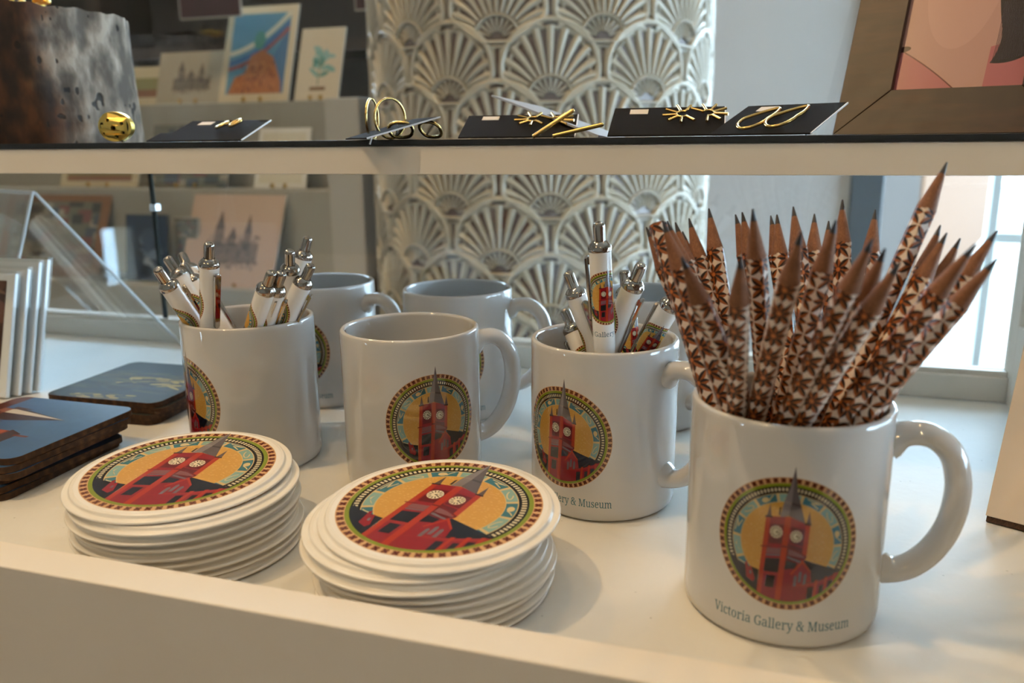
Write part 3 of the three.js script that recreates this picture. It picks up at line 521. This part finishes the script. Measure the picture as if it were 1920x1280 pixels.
// ---------------------------------------------------------------- things on the upper shelf
const TOP = 0.2011;
{
  // wooden stump plinth
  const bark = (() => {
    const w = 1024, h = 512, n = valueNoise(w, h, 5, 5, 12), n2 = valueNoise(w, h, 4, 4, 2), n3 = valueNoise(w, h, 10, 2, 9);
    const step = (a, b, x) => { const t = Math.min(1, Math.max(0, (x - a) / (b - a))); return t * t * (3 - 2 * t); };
    return dataTex(w, h, (i, x) => {          // brown to weathered grey wood, with shade and daylight partly painted in
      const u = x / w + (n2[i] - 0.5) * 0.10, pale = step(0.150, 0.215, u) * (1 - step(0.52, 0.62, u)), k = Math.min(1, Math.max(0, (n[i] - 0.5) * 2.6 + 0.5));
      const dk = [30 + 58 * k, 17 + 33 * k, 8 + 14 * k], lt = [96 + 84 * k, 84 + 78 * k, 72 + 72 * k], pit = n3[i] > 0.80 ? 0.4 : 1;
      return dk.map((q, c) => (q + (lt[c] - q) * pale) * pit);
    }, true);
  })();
  const g = thing('stump_plinth', 'rough wooden stump plinth, brown with a grey weathered side, daylight partly painted in', 'plinth', [-0.642, TOP, -0.592]);
  const rN = (a, y) => 0.0985 + 0.003 * Math.sin(3 * a + 1) + 0.0014 * Math.sin(7 * a + y * 12) + 0.0006 * Math.sin(19 * a + 14 * y) + 0.0012 * Math.cos(y * 30);
  const side = new THREE.CylinderGeometry(1, 1, 1, 160, 24, true), p = side.attributes.position;
  for (let i = 0; i < p.count; i++) { const a = Math.atan2(p.getX(i), p.getZ(i)), y = (p.getY(i) + 0.5) * 0.106, r = rN(a, y), top = y > 0.102 ? 0.0012 * (Math.sin(23 * a) * Math.sin(9 * a + 1)) : 0; p.setXYZ(i, Math.sin(a) * r, y + top, Math.cos(a) * r); }
  side.computeVertexNormals();
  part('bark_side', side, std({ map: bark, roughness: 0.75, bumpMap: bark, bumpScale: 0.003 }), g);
  const capG = new THREE.CircleGeometry(0.1, 80); const cp = capG.attributes.position; for (let i = 1; i < cp.count; i++) { const a = Math.atan2(cp.getX(i), cp.getY(i)), r = rN(a, 0.106); cp.setXYZ(i, Math.sin(a) * r, Math.cos(a) * r, 0); }
  capG.rotateX(-Math.PI / 2).rotateY(0).translate(0, 0.1048, 0); capG.scale(1, 1, -1); capG.index.array.reverse(); capG.computeVertexNormals();
  part('cut_top', capG, M.pencilWood, g);
  // gold pieces on the stump
  const b = thing('gold_brooch', 'knot of small gold leaf jewellery on top of the stump', 'jewellery', [-0.604, TOP + 0.107, -0.590]);
  for (let k = 0; k < 9; k++) { const a = k * 2.4, s = new THREE.SphereGeometry(0.0055, 14, 10).scale(1, 0.45, 0.7).rotateY(a).rotateZ(0.5 * Math.sin(k)).translate(0.011 * Math.cos(a) * (k % 3) / 2, 0.003 + 0.0035 * (k % 3), 0.010 * Math.sin(a)); part('leaf', s, M.goldBright, b); }
  const r2 = thing('gold_ring', 'small gold ring on the stump beside the gold leaves', 'jewellery', [-0.622, TOP + 0.1075, -0.578]);
  part('band', new THREE.TorusGeometry(0.0065, 0.0018, 10, 32).rotateY(0.9).translate(0, 0.008, 0), M.goldBright, r2);
  const c = thing('earring_card', 'black jewellery card with gold sprig lying on the stump', 'jewellery card', [-0.648, TOP + 0.1075, -0.560], 0.3, 'black jewellery cards');
  part('card', bx(-0.035, 0.02, 0.0, 0.0012, -0.02, 0.02).rotateX(0.35).translate(0, 0.007, 0), M.blackCard, c);
  for (let k = 0; k < 4; k++) part('twig', bar(V(-0.01, 0.009, 0.006), V(-0.01 + 0.02 * Math.cos(k * 0.9 - 0.4), 0.011 + 0.003 * k % 0.006, 0.004 - 0.004 * k), 0.0009), M.gold, c);
}
{
  // perforated gold ring
  const sh = new THREE.Shape(); sh.absellipse(0, 0.0098, 0.0122, 0.0100, 0, Math.PI * 2);
  for (const [x, y, r] of [[0.0008, 0.0088, 0.0019], [0.0066, 0.0118, 0.0014], [-0.0032, 0.0142, 0.0015], [0.0068, 0.0056, 0.0013], [-0.0078, 0.0052, 0.0012], [0.0022, 0.0030, 0.0014]]) { const h = new THREE.Path(); h.absellipse(x, y, r, r, 0, Math.PI * 2); sh.holes.push(h); }
  const g = thing('pebble_ring', 'bright yellow gold ring with round holes beside the stump', 'jewellery', [-0.4478, TOP, -0.4945], R(12));
  const geo = new THREE.ExtrudeGeometry(sh, { depth: 0.0035, bevelEnabled: true, bevelSize: 0.0003, bevelThickness: 0.0006, bevelSegments: 3, curveSegments: 20 });
  const p = geo.attributes.position; for (let i = 0; i < p.count; i++) { const x = p.getX(i), y = p.getY(i) - 0.0098; p.setZ(i, p.getZ(i) - (x * x + y * y) * 26); } geo.computeVertexNormals(); geo.translate(0, 0.0012, 0);
  part('dome', geo, M.goldBright, g); part('shank', new THREE.TorusGeometry(0.0085, 0.0011, 8, 32, Math.PI).rotateY(Math.PI / 2).rotateX(-Math.PI / 2).translate(0.004, 0.0098, -0.001), M.gold, g);
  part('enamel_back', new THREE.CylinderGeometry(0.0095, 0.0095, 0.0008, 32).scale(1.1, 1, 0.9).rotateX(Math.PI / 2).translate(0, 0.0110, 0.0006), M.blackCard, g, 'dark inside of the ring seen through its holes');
}
// cards: yaw, lean from the flat, front left corner x z, width, depth
function jewelleryCard(label, phi, lean, x, z, w, h, sticker = true, leg = true) {
  const g = thing('earring_card', label, 'jewellery card', [x, TOP + 0.0003, z], phi, 'black jewellery cards');
  g.rotation.order = 'YXZ'; g.rotation.x = lean;     // card lies along -z, raised by its lean
  part('card', bx(0, w, 0, 0.0008, -h, 0), M.blackCard, g); part('paper_edge', bx(w, w + 0.0006, 0, 0.0009, -h, 0), M.cardEdge, g, 'white cut edge of the card');
  if (sticker) part('price_label', bx(0.010, 0.021, 0.0008, 0.0010, -h + 0.003, -h + 0.010), M.priceLabel, g);
  if (leg) part('leg', bar(V(w - 0.004, 0, -0.004), V(w - 0.0035, -0.0035, -0.0015), 0.0006, 6), M.cardEdge, g);
  return g;
}
const burst = (g, cx, cz, flip) => {
  const ring = []; for (let k = 0; k <= 12; k++) { const a = flip + 0.6 + k / 12 * 4.4; ring.push(V(cx + 0.0036 * Math.cos(a), 0.0030, cz + 0.0042 * Math.sin(a))); }
  part('arc', tube(ring, 0.0008, 24, 6), M.gold, g);
  for (let k = 0; k < 7; k++) { const a = flip + 0.7 + k / 6 * 4.2; part('ray', bar(V(cx + 0.0036 * Math.cos(a), 0.0030, cz + 0.0042 * Math.sin(a)), V(cx + 0.0118 * Math.cos(a), 0.0032, cz + 0.0128 * Math.sin(a)), 0.0009, 6), M.gold, g); }
};
{
  const c1 = jewelleryCard('black card with two small gold rings, right of the stump', R(3), R(19), -0.411, -0.494, 0.064, 0.043);
  for (const [x, z] of [[0.038, -0.022], [0.046, -0.026]]) part('gold_loop', new THREE.TorusGeometry(0.0046, 0.0011, 8, 28).rotateX(1.25).rotateY(x * 40).translate(x, 0.0042, z), M.gold, c1);
  const small = jewelleryCard('small dark card lying between the gold ring and the larger black card', R(8), R(16), -0.428, -0.5012, 0.026, 0.02, true, false);
  const c0 = jewelleryCard('black card seen low behind the gold hoops', R(-50), R(15), -0.268, -0.497, 0.060, 0.047, false);
  const c2 = jewelleryCard('black card with spiky gold earrings behind the gold bars', R(10), R(19), -0.190, -0.4965, 0.072, 0.043);
  burst(c2, 0.044, -0.027, 0.2); burst(c2, 0.059, -0.026, 3.0);
  const c3 = jewelleryCard('black card with two gold sunburst earrings beside the teardrop card', R(4), R(24), -0.0963, -0.4965, 0.0665, 0.041);
  burst(c3, 0.042, -0.025, 0.2); burst(c3, 0.057, -0.026, 3.0);
  const c4 = jewelleryCard('black card with gold teardrop hoops next to the portrait frame', R(-27), R(21), -0.038, -0.4995, 0.060, 0.046);
  for (const [x, z] of [[0.020, -0.018], [0.036, -0.020]]) {
    const pts = []; for (let k = 0; k < 24; k++) { const a = k / 24 * Math.PI * 2, r = 0.0085 * (1 - 0.55 * Math.pow((1 + Math.cos(a)) / 2, 3)); pts.push(V(x + Math.sin(a) * r * 0.95 + 0.006 * Math.max(0, Math.cos(a)), 0.0030, z - Math.cos(a) * 0.0155)); }
    part('teardrop', tube(pts, 0.0010, 72, 8, true), M.gold, c4);
  }
  // grey card seen almost edge-on
  const e = thing('pale_card', 'pale blue-grey card tilted edge-on across the gold bars', 'jewellery card');
  const A = V(-0.196, 0.2310, -0.58), B = V(-0.103, TOP + 0.0008, -0.503), u = B.clone().sub(A), n = u.length(); u.normalize();
  const back = V(-0.12, 0.055, -1), wv = back.addScaledVector(u, -back.dot(u)).normalize(), nv = wv.clone().cross(u).normalize();
  part('card', new THREE.BoxGeometry(n, 0.0012, 0.045).translate(n / 2, 0, 0.0225), std({ color: lin(0.30, 0.33, 0.38), roughness: 0.5 }), e);
  e.quaternion.setFromRotationMatrix(new THREE.Matrix4().makeBasis(u, nv, wv)); e.position.copy(A);
  // hoops and bars
  const hoop = (label, x, z, turn, rx, ry) => { const g = thing('hoop_earring', label, 'earring', [x, TOP, z], turn, 'gold hoop earrings'); const pts = []; for (let k = 0; k < 28; k++) { const a = k / 28 * Math.PI * 2; pts.push(V(rx * Math.sin(a), ry + 0.0008 - ry * Math.cos(a), 0)); } part('hoop', tube(pts, 0.0008, 64, 8, true), M.gold, g); part('post', bar(V(0.004, 0.002, 0), V(0.006, 0.011, 0.001), 0.0005, 6), M.silver, g); };
  hoop('upright gold hoop earring facing the viewer', -0.2350, -0.4950, R(62), 0.0118, 0.0122); hoop('upright gold hoop earring seen edge-on', -0.2475, -0.4950, R(98), 0.0118, 0.0122);
  const link = (label, x, z, t) => { const g = thing('link_earring', label, 'earring', [x, TOP, z], t, 'gold link earrings'); const pts = []; for (let k = 0; k < 16; k++) { const a = k / 16 * Math.PI * 2; pts.push(V(0.0075 * Math.sign(Math.cos(a)) * Math.pow(Math.abs(Math.cos(a)), 0.7), 0.0058 + 0.0045 * Math.sin(a), 0.004 * Math.sin(a))); } part('link', tube(pts, 0.0011, 48, 8, true), M.gold, g); part('post', bar(V(-0.003, 0.0025, 0), V(0.003, 0.010, -0.002), 0.0006, 6), M.silver, g); };
  link('flat gold link earring right beside the hoops', -0.2270, -0.4930, 0.3); link('flat gold link earring lying apart from the hoops', -0.2070, -0.4930, -0.2);
  const stick = (label, a, b) => { const g = thing('bar_earring', label, 'earring', a, 0, 'gold bar earrings'); const d = V(...b).sub(V(...a)); part('bar', new THREE.CapsuleGeometry(0.0013, d.length(), 6, 12).translate(0, d.length() / 2, 0).applyQuaternion(new THREE.Quaternion().setFromUnitVectors(V(0, 1, 0), d.normalize())), M.gold, g); };
  stick('steep gold bar earring leaning across the pale card', [-0.1405, TOP + 0.0012, -0.4945], [-0.1175, 0.2165, -0.497]); stick('shallow gold bar earring at the foot of the pale card', [-0.1275, TOP + 0.0012, -0.4925], [-0.0995, 0.2083, -0.495]);
}
{
  // framed portrait, cropped to neck and shoulder
  const photo = canvas(512, 640, (g, w, h) => {
    g.fillStyle = '#b28c86'; g.fillRect(0, 0, w, h);
    g.fillStyle = '#b9938c'; g.beginPath(); g.ellipse(230, 250, 150, 250, 0.1, 0, 7); g.fill();
    g.fillStyle = '#a9656b'; g.beginPath(); g.moveTo(0, 470); g.lineTo(20, 500); g.quadraticCurveTo(150, 555, 270, h); g.lineTo(0, h); g.fill();
    g.beginPath(); g.moveTo(360, 500); g.lineTo(w, 470); g.lineTo(w, h); g.lineTo(352, h); g.fill();
    g.strokeStyle = '#5a2b2d'; g.lineWidth = 4; g.beginPath(); g.moveTo(12, 494); g.quadraticCurveTo(150, 555, 270, h); g.stroke(); g.fillStyle = '#3a1d22'; g.beginPath(); g.ellipse(22, 492, 30, 9, -0.1, 0, 7); g.fill();
    g.fillStyle = '#1c1620'; g.beginPath(); g.moveTo(330, 0); g.lineTo(w, 0); g.lineTo(w, 520); g.quadraticCurveTo(450, 560, 365, 550); g.quadraticCurveTo(410, 490, 380, 420); g.quadraticCurveTo(330, 240, 330, 0); g.fill();
    g.strokeStyle = 'rgba(48,38,46,.8)'; g.lineWidth = 2; for (let k = 0; k < 40; k++) { g.beginPath(); g.moveTo(372 + k * 4, 200); g.quadraticCurveTo(392 + k * 4, 420, 372 + k * 5, 548 - k * 0.8); g.stroke(); }
  });
  const g = thing('portrait_frame', 'brown wooden photo frame with cropped portrait in pink', 'picture frame', [0.0332, TOP + 0.0004, -0.5995], R(-18.2));
  g.rotation.order = 'YXZ'; g.rotation.x = R(-26);
  const W = 0.134, H = 0.20, b = 0.031, D = 0.016, wood = std({ color: lin(0.62, 0.55, 0.5), map: woodTexture(512, 256, [40, 20, 13], [70, 38, 25], [7, 9], 0.25), roughness: 0.45, bumpMap: speckBump, bumpScale: 0.0003 });
  const bars = [[[0, 0], [W, 0], [W - b, b], [b, b]], [[0, 0], [b, b], [b, H - b], [0, H]], [[W, 0], [W, H], [W - b, H - b], [W - b, b]], [[0, H], [b, H - b], [W - b, H - b], [W, H]]];
  bars.forEach((q) => { const s = new THREE.Shape(q.map(([x, y]) => new THREE.Vector2(x, y))); part('frame_bar', new THREE.ExtrudeGeometry(s, { depth: D - 0.002, bevelEnabled: true, bevelSize: 0.0006, bevelOffset: -0.0006, bevelThickness: 0.001, bevelSegments: 2 }).translate(0, 0, -D + 0.001), wood, g); });
  part('photo', new THREE.PlaneGeometry(W - 2 * b + 0.004, H - 2 * b + 0.004).translate(W / 2, H / 2, -0.005), pr(photo, 0.25), g); part('backing', bx(b - 0.004, W - b + 0.004, b - 0.004, H - b + 0.004, -D + 0.002, -0.006), M.hardboard, g);
}

// ---------------------------------------------------------------- the fan-patterned column beyond the glass
{
  const CRAD = 0.2836, N = 12, P = CRAD * Math.PI * 2 / N, Q = 0.0815;
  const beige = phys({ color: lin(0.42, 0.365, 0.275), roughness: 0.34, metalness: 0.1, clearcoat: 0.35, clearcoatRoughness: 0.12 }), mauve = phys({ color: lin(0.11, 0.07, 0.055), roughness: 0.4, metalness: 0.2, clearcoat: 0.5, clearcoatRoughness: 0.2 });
  const g = thing('fan_column', 'round glossy column covered in overlapping fan reliefs behind the mugs', 'column', [-0.4002, 0, -1.445]);
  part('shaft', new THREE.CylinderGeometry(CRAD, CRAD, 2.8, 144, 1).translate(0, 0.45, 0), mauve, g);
  // a raised rib along a path in (arc, height), rounded across
  const pos = [], idx = [];
  const rib = (path, width, depth, sag = 0) => {
    const n = path.length, base0 = pos.length / 3, K = 6;
    path.forEach(([s, t], i) => {
      const a = path[Math.max(0, i - 1)], b = path[Math.min(n - 1, i + 1)], dx = b[0] - a[0], dy = b[1] - a[1], l = Math.hypot(dx, dy) || 1, f = i / (n - 1), w = typeof width === 'function' ? width(f) : width, d = (typeof depth === 'function' ? depth(f) : depth);
      for (let k = 0; k <= K; k++) { const q = k / K * Math.PI, off = -Math.cos(q) * w / 2, dep = d * Math.pow(Math.sin(q), 0.7) - 0.002; pos.push(s - dy / l * off, t + dx / l * off, dep); }
    });
    for (let i = 0; i < n - 1; i++) for (let k = 0; k < K; k++) { const A = base0 + i * (K + 1) + k, B = A + K + 1; idx.push(A, A + 1, B, A + 1, B + 1, B); }
  };
  const arc = (cx, cy, r, a0, a1, n, sx = 1) => Array.from({ length: n + 1 }, (_, i) => { const a = a0 + (a1 - a0) * i / n; return [cx + Math.sin(a) * r * sx, cy + Math.cos(a) * r]; });
  const cy = 0.044, rr = 0.0665;
  rib([[-0.020, 0.001], [-0.040, 0.014], ...arc(0, cy, rr, -1.75, 1.75, 26, 1.02), [0.040, 0.014], [0.020, 0.001]], 0.0095, 0.010);
  rib([[-0.026, 0.010], ...arc(0, cy, rr - 0.0105, -1.62, 1.62, 24, 1.02), [0.026, 0.010]], 0.0050, 0.006);
  for (let k = 0; k < 13; k++) {
    const a = (k - 6) / 6 * 1.18, r0 = 0.036, reach = 0.100 - 0.034 * Math.pow(Math.abs(a) / 1.18, 1.6), x0 = Math.sin(a) * r0, y0 = 0.004 + Math.cos(a) * r0 * 0.95;
    const bend = 0.10 * a; rib(Array.from({ length: 6 }, (_, i) => { const f = i / 5, q = a + bend * f * f; return [Math.sin(q) * (r0 + (reach - r0) * f), 0.004 + Math.cos(q) * (r0 * 0.95 + (reach - r0) * f)]; }), (f) => 0.0058 + 0.0062 * f, 0.0085);
  }
  rib(arc(0, 0.004, 0.032, -1.45, 1.45, 16), 0.0048, 0.0095);
  for (let k = 0; k < 9; k++) { const a = (k - 4) / 4 * 1.2; rib([[Math.sin(a) * 0.010, 0.005 + Math.cos(a) * 0.009], [Math.sin(a) * 0.029, 0.004 + Math.cos(a) * 0.029]], (f) => 0.0022 + 0.0030 * f, 0.006); }
  rib([[-0.023, 0.0], [0.023, 0.0]], 0.0055, 0.011); rib([[-0.017, -0.006], [0.017, -0.006]], 0.004, 0.008);
  rib([[-0.0055, -0.008], [-0.0045, -0.036]], 0.0045, 0.006); rib([[0.0055, -0.008], [0.0045, -0.036]], 0.0045, 0.006);
  const bent = new Float32Array(pos.length);
  for (let i = 0; i < pos.length; i += 3) { const a = pos[i] / CRAD, r = CRAD + pos[i + 2]; bent[i] = Math.sin(a) * r; bent[i + 1] = pos[i + 1]; bent[i + 2] = Math.cos(a) * r; }
  const fan = new THREE.BufferGeometry(); fan.setAttribute('position', new THREE.BufferAttribute(bent, 3)); fan.setIndex(idx); fan.computeVertexNormals();
  const facing = Math.atan2(EYE.x + 0.4002, EYE.z + 1.445);
  for (let row = -5; row <= 5; row++) for (let k = -3; k <= 3; k++) {
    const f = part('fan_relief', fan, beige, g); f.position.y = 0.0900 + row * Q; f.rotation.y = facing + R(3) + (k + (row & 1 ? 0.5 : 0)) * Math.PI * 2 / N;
  }
}

// ---------------------------------------------------------------- stepped card display on the left beyond the glass
{
  const g = thing('card_display_unit', 'stepped greige display unit for greeting cards beyond the glass', 'display unit');
  const X0 = -2.1, X1 = -0.815, X2 = -0.735;
  part('top_step', bx(X0, X1, -0.95, 0.282, -1.70, -1.50, 0.003), M.unit, g); part('middle_step', bx(X0, X1 + 0.035, -0.95, 0.114, -1.50, -1.40, 0.003), M.unit, g); part('bottom_step', bx(X0, X1 + 0.085, -0.95, -0.062, -1.40, -1.30, 0.003), M.unit, g);
  part('end_panel', bx(-0.785, -0.715, -0.95, 0.279, -1.62, -1.38, 0.003), M.unitSide, g);
  const back = single('dark_bookcase', [bx(-2.6, -0.62, -0.95, 0.66, -1.95, -1.92), bx(-2.6, -0.62, 0.62, 0.66, -1.93, -1.74), bx(-0.66, -0.62, -0.95, 0.66, -1.93, -1.74), bx(-1.62, -1.58, -0.95, 0.66, -1.93, -1.74), bx(-2.6, -0.62, 0.40, 0.425, -1.93, -1.74)], M.wallDark, 'dark brown bookcase standing behind the card display', 'bookcase');
  const sketch = (ink, paper) => (c, w, h) => {
    c.fillStyle = paper; c.fillRect(0, 0, w, h); const blk = (x, y, a, b) => { c.fillStyle = ink; c.globalAlpha = 0.5; c.fillRect(x * w, y * h, a * w, b * h); c.globalAlpha = 1; };
    const spike = (x, y, a, b) => { c.fillStyle = ink; c.globalAlpha = 0.75; c.beginPath(); c.moveTo((x - a) * w, y * h); c.lineTo(x * w, (y - b) * h); c.lineTo((x + a) * w, y * h); c.fill(); c.globalAlpha = 1; };
    blk(0.24, 0.52, 0.55, 0.22); blk(0.30, 0.36, 0.10, 0.2); blk(0.62, 0.40, 0.08, 0.2); blk(0.45, 0.46, 0.09, 0.1); spike(0.35, 0.37, 0.05, 0.2); spike(0.66, 0.41, 0.04, 0.2); spike(0.5, 0.47, 0.05, 0.12);
    for (let k = 0; k < 140; k++) { c.fillStyle = ink; c.globalAlpha = 0.35; c.fillRect((0.22 + 0.58 * rnd()) * w, (0.42 + 0.36 * rnd()) * h, 3 + 5 * rnd(), 2 + 9 * rnd()); } c.globalAlpha = 1;
  };
  const art = (c, w, h) => {
    c.fillStyle = '#d8c4a2'; c.fillRect(0, 0, w, h); c.fillStyle = '#5b8fa6'; c.fillRect(0.09 * w, 0.08 * h, 0.82 * w, 0.84 * h);
    c.fillStyle = '#3f6f9a'; c.beginPath(); c.moveTo(0.5 * w, 0.9 * h); c.lineTo(0.91 * w, 0.2 * h); c.lineTo(0.91 * w, 0.92 * h); c.fill();
    const sw = (col, y, lw) => { c.strokeStyle = col; c.lineWidth = lw; c.beginPath(); c.moveTo(0.09 * w, y * h); c.quadraticCurveTo(0.5 * w, (y - 0.06) * h, 0.9 * w, (y - 0.42) * h); c.stroke(); };
    c.save(); c.beginPath(); c.rect(0.09 * w, 0.08 * h, 0.82 * w, 0.84 * h); c.clip(); sw('#ddd2b6', 0.5, 16); sw('#9c4b42', 0.66, 12); sw('#37659a', 0.60, 14);
    c.fillStyle = '#b26a35'; c.beginPath(); c.moveTo(0.12 * w, 0.92 * h); c.lineTo(0.2 * w, 0.74 * h); c.lineTo(0.34 * w, 0.7 * h); c.lineTo(0.4 * w, 0.52 * h); c.lineTo(0.55 * w, 0.46 * h); c.lineTo(0.72 * w, 0.54 * h); c.lineTo(0.86 * w, 0.8 * h); c.lineTo(0.88 * w, 0.92 * h); c.fill();
    c.fillStyle = '#4d8f7c'; c.beginPath(); c.ellipse(0.5 * w, 0.36 * h, 0.08 * w, 0.1 * h, 0, 0, 7); c.fill(); for (let k = 0; k < 60; k++) { c.fillStyle = ['#7c3f20', '#d08a48', '#5a3020'][k % 3]; c.fillRect((0.24 + 0.52 * rnd()) * w, (0.58 + 0.32 * rnd()) * h, 5, 9); } c.restore();
  };
  const plant = (c, w, h) => { c.fillStyle = '#dccbb0'; c.fillRect(0, 0, w, h); for (let k = 0; k < 16; k++) { c.fillStyle = ['#7fb0aa', '#4f8f84', '#8fb8b6'][k % 3]; c.beginPath(); c.ellipse((0.35 + 0.4 * rnd()) * w, (0.28 + 0.38 * rnd()) * h, 20 + 16 * rnd(), 9 + 8 * rnd(), rnd() * 3, 0, 7); c.fill(); } c.fillStyle = '#7d8f72'; c.fillRect(0.48 * w, 0.4 * h, 7, 0.4 * h); c.fillStyle = '#7c5a3c'; c.fillRect(0.32 * w, 0.82 * h, 0.36 * w, 0.05 * h); };
  const blue = (c, w, h) => { c.fillStyle = '#26384f'; c.fillRect(0, 0, w, h); for (let k = 0; k < 12; k++) { c.fillStyle = ['#6f7f92', '#3d5068', '#8f98a0', '#1c2a3c'][k % 4]; c.beginPath(); c.ellipse((0.3 + 0.4 * rnd()) * w, (0.25 + 0.6 * rnd()) * h, 14 + 30 * rnd(), 20 + 30 * rnd(), rnd() * 3, 0, 7); c.fill(); } };
  const collage = (c, w, h) => { c.fillStyle = '#6d6a5c'; c.fillRect(0, 0, w, h); for (let k = 0; k < 60; k++) { c.fillStyle = ['#8d8878', '#4c5560', '#7a4e48', '#a39a86', '#39403c'][k % 5]; c.fillRect(rnd() * w, rnd() * h, 18 + 30 * rnd(), 12 + 26 * rnd()); } };
  const meadow = (c, w, h) => { c.fillStyle = '#cdbb98'; c.fillRect(0, 0, w, h); c.fillStyle = '#8f8a5c'; c.fillRect(0.08 * w, 0.3 * h, 0.84 * w, 0.3 * h); c.fillStyle = '#8a5f42'; c.fillRect(0.08 * w, 0.6 * h, 0.84 * w, 0.2 * h); };
  const card = (label, x, y, z, w, h, draw, lean = 18, mat = M.whitePaper, margin = 0, pegs = true, turn = 0) => {
    const q = thing('greeting_card', label, 'card', [x, y + 0.002, z], R(turn), 'cards on the display unit'); q.rotation.order = 'YXZ'; q.rotation.x = R(-lean);
    part('stock', bx(-w / 2, w / 2, 0, h, -0.003, 0), mat, q); part('print', new THREE.PlaneGeometry(w * (1 - margin), h - w * margin).translate(0, h / 2, 0.0006), pr(canvas(256, Math.round(256 * h / w), draw), 0.55), q);
    if (pegs) for (const s of [-0.12, 0.12]) part('easel_peg', bx(s * w - 0.003, s * w + 0.003, -0.001, 0.008, 0.001, 0.006), M.gold, q);
    return q;
  };
  const Y1 = 0.282, Y2 = 0.114, Y3 = -0.062;
  card('pale card with a landscape strip half hidden by the stump', -1.350, Y1, -1.545, 0.16, 0.085, meadow);
  card('cream card with a dark sketch of a spired building', -1.190, Y1, -1.530, 0.165, 0.112, sketch('#4a4038', '#b3a58e'));
  card('tall colourful card of an orange building on blue', -1.030, Y1, -1.525, 0.165, 0.205, art, 20);
  card('narrow cream card with teal leaves', -0.884, Y1, -1.525, 0.098, 0.150, plant, 20);
  card('card with dark red and grey blotches on the middle step', -1.140, Y2, -1.435, 0.19, 0.13, collage);
  card('pale framed card standing on the middle step next to the end panel', -0.924, Y2, -1.435, 0.115, 0.12, sketch('#2c3a34', '#d8ccb4'), 18, M.whitePaper, 0.16);
  card('cream patterned card at the left end of the middle step', -1.36, Y2, -1.435, 0.20, 0.06, meadow);
  card('brown framed picture leaning on the bottom step', -1.43, Y3, -1.335, 0.27, 0.18, collage, 22, std({ color: lin(0.22, 0.10, 0.04), roughness: 0.5 }), 0.16, false);
  const bk = card('dark blue booklet standing on the bottom step', -1.165, Y3, -1.325, 0.100, 0.130, blue, 8, M.frameBlue, 0.02, false);
  card('grey card tucked behind the dark blue booklet', -1.09, Y3, -1.345, 0.06, 0.125, collage, 8, M.unitSide, 0.1, false);
  card('large pinkish print of a spired building on the bottom step', -0.985, Y3 - 0.004, -1.318, 0.205, 0.185, sketch('#3d3634', '#c3a58f'), 24);
  single('black_dish', lathe([[0.001, 0], [0.03, 0], [0.042, 0.010], [0.040, 0.011], [0.028, 0.004], [0.001, 0.004]], 40).translate(-1.262, Y3, -1.335), M.blackMetal, 'small black dish on the bottom step left of the blue booklet', 'dish');
  for (const [x0, x1, y0, lab] of [[-1.166, -1.022, 0.444, 'dark red card hanging above the sketched building card'], [-0.775, -0.705, 0.441, 'dark red card hanging next to the column']]) {
    const q = thing('hanging_card', lab, 'card', [x0, y0, -1.5], 0, 'dark red hanging cards'); const w = x1 - x0;
    part('border', bx(0, w, 0, 0.2, -0.003, 0), M.unitSide, q); part('print', bx(0.003, w - 0.003, 0.003, 0.197, 0, 0.0008), std({ color: lin(0.045, 0.008, 0.012), roughness: 0.6 }), q);
    part('cord', bar(V(w / 2, 0.2, -0.001), V(w / 2, 1.85 - y0, -0.001), 0.0012, 6), M.blackMetal, q);
  }
}
renderer.render(scene, camera);
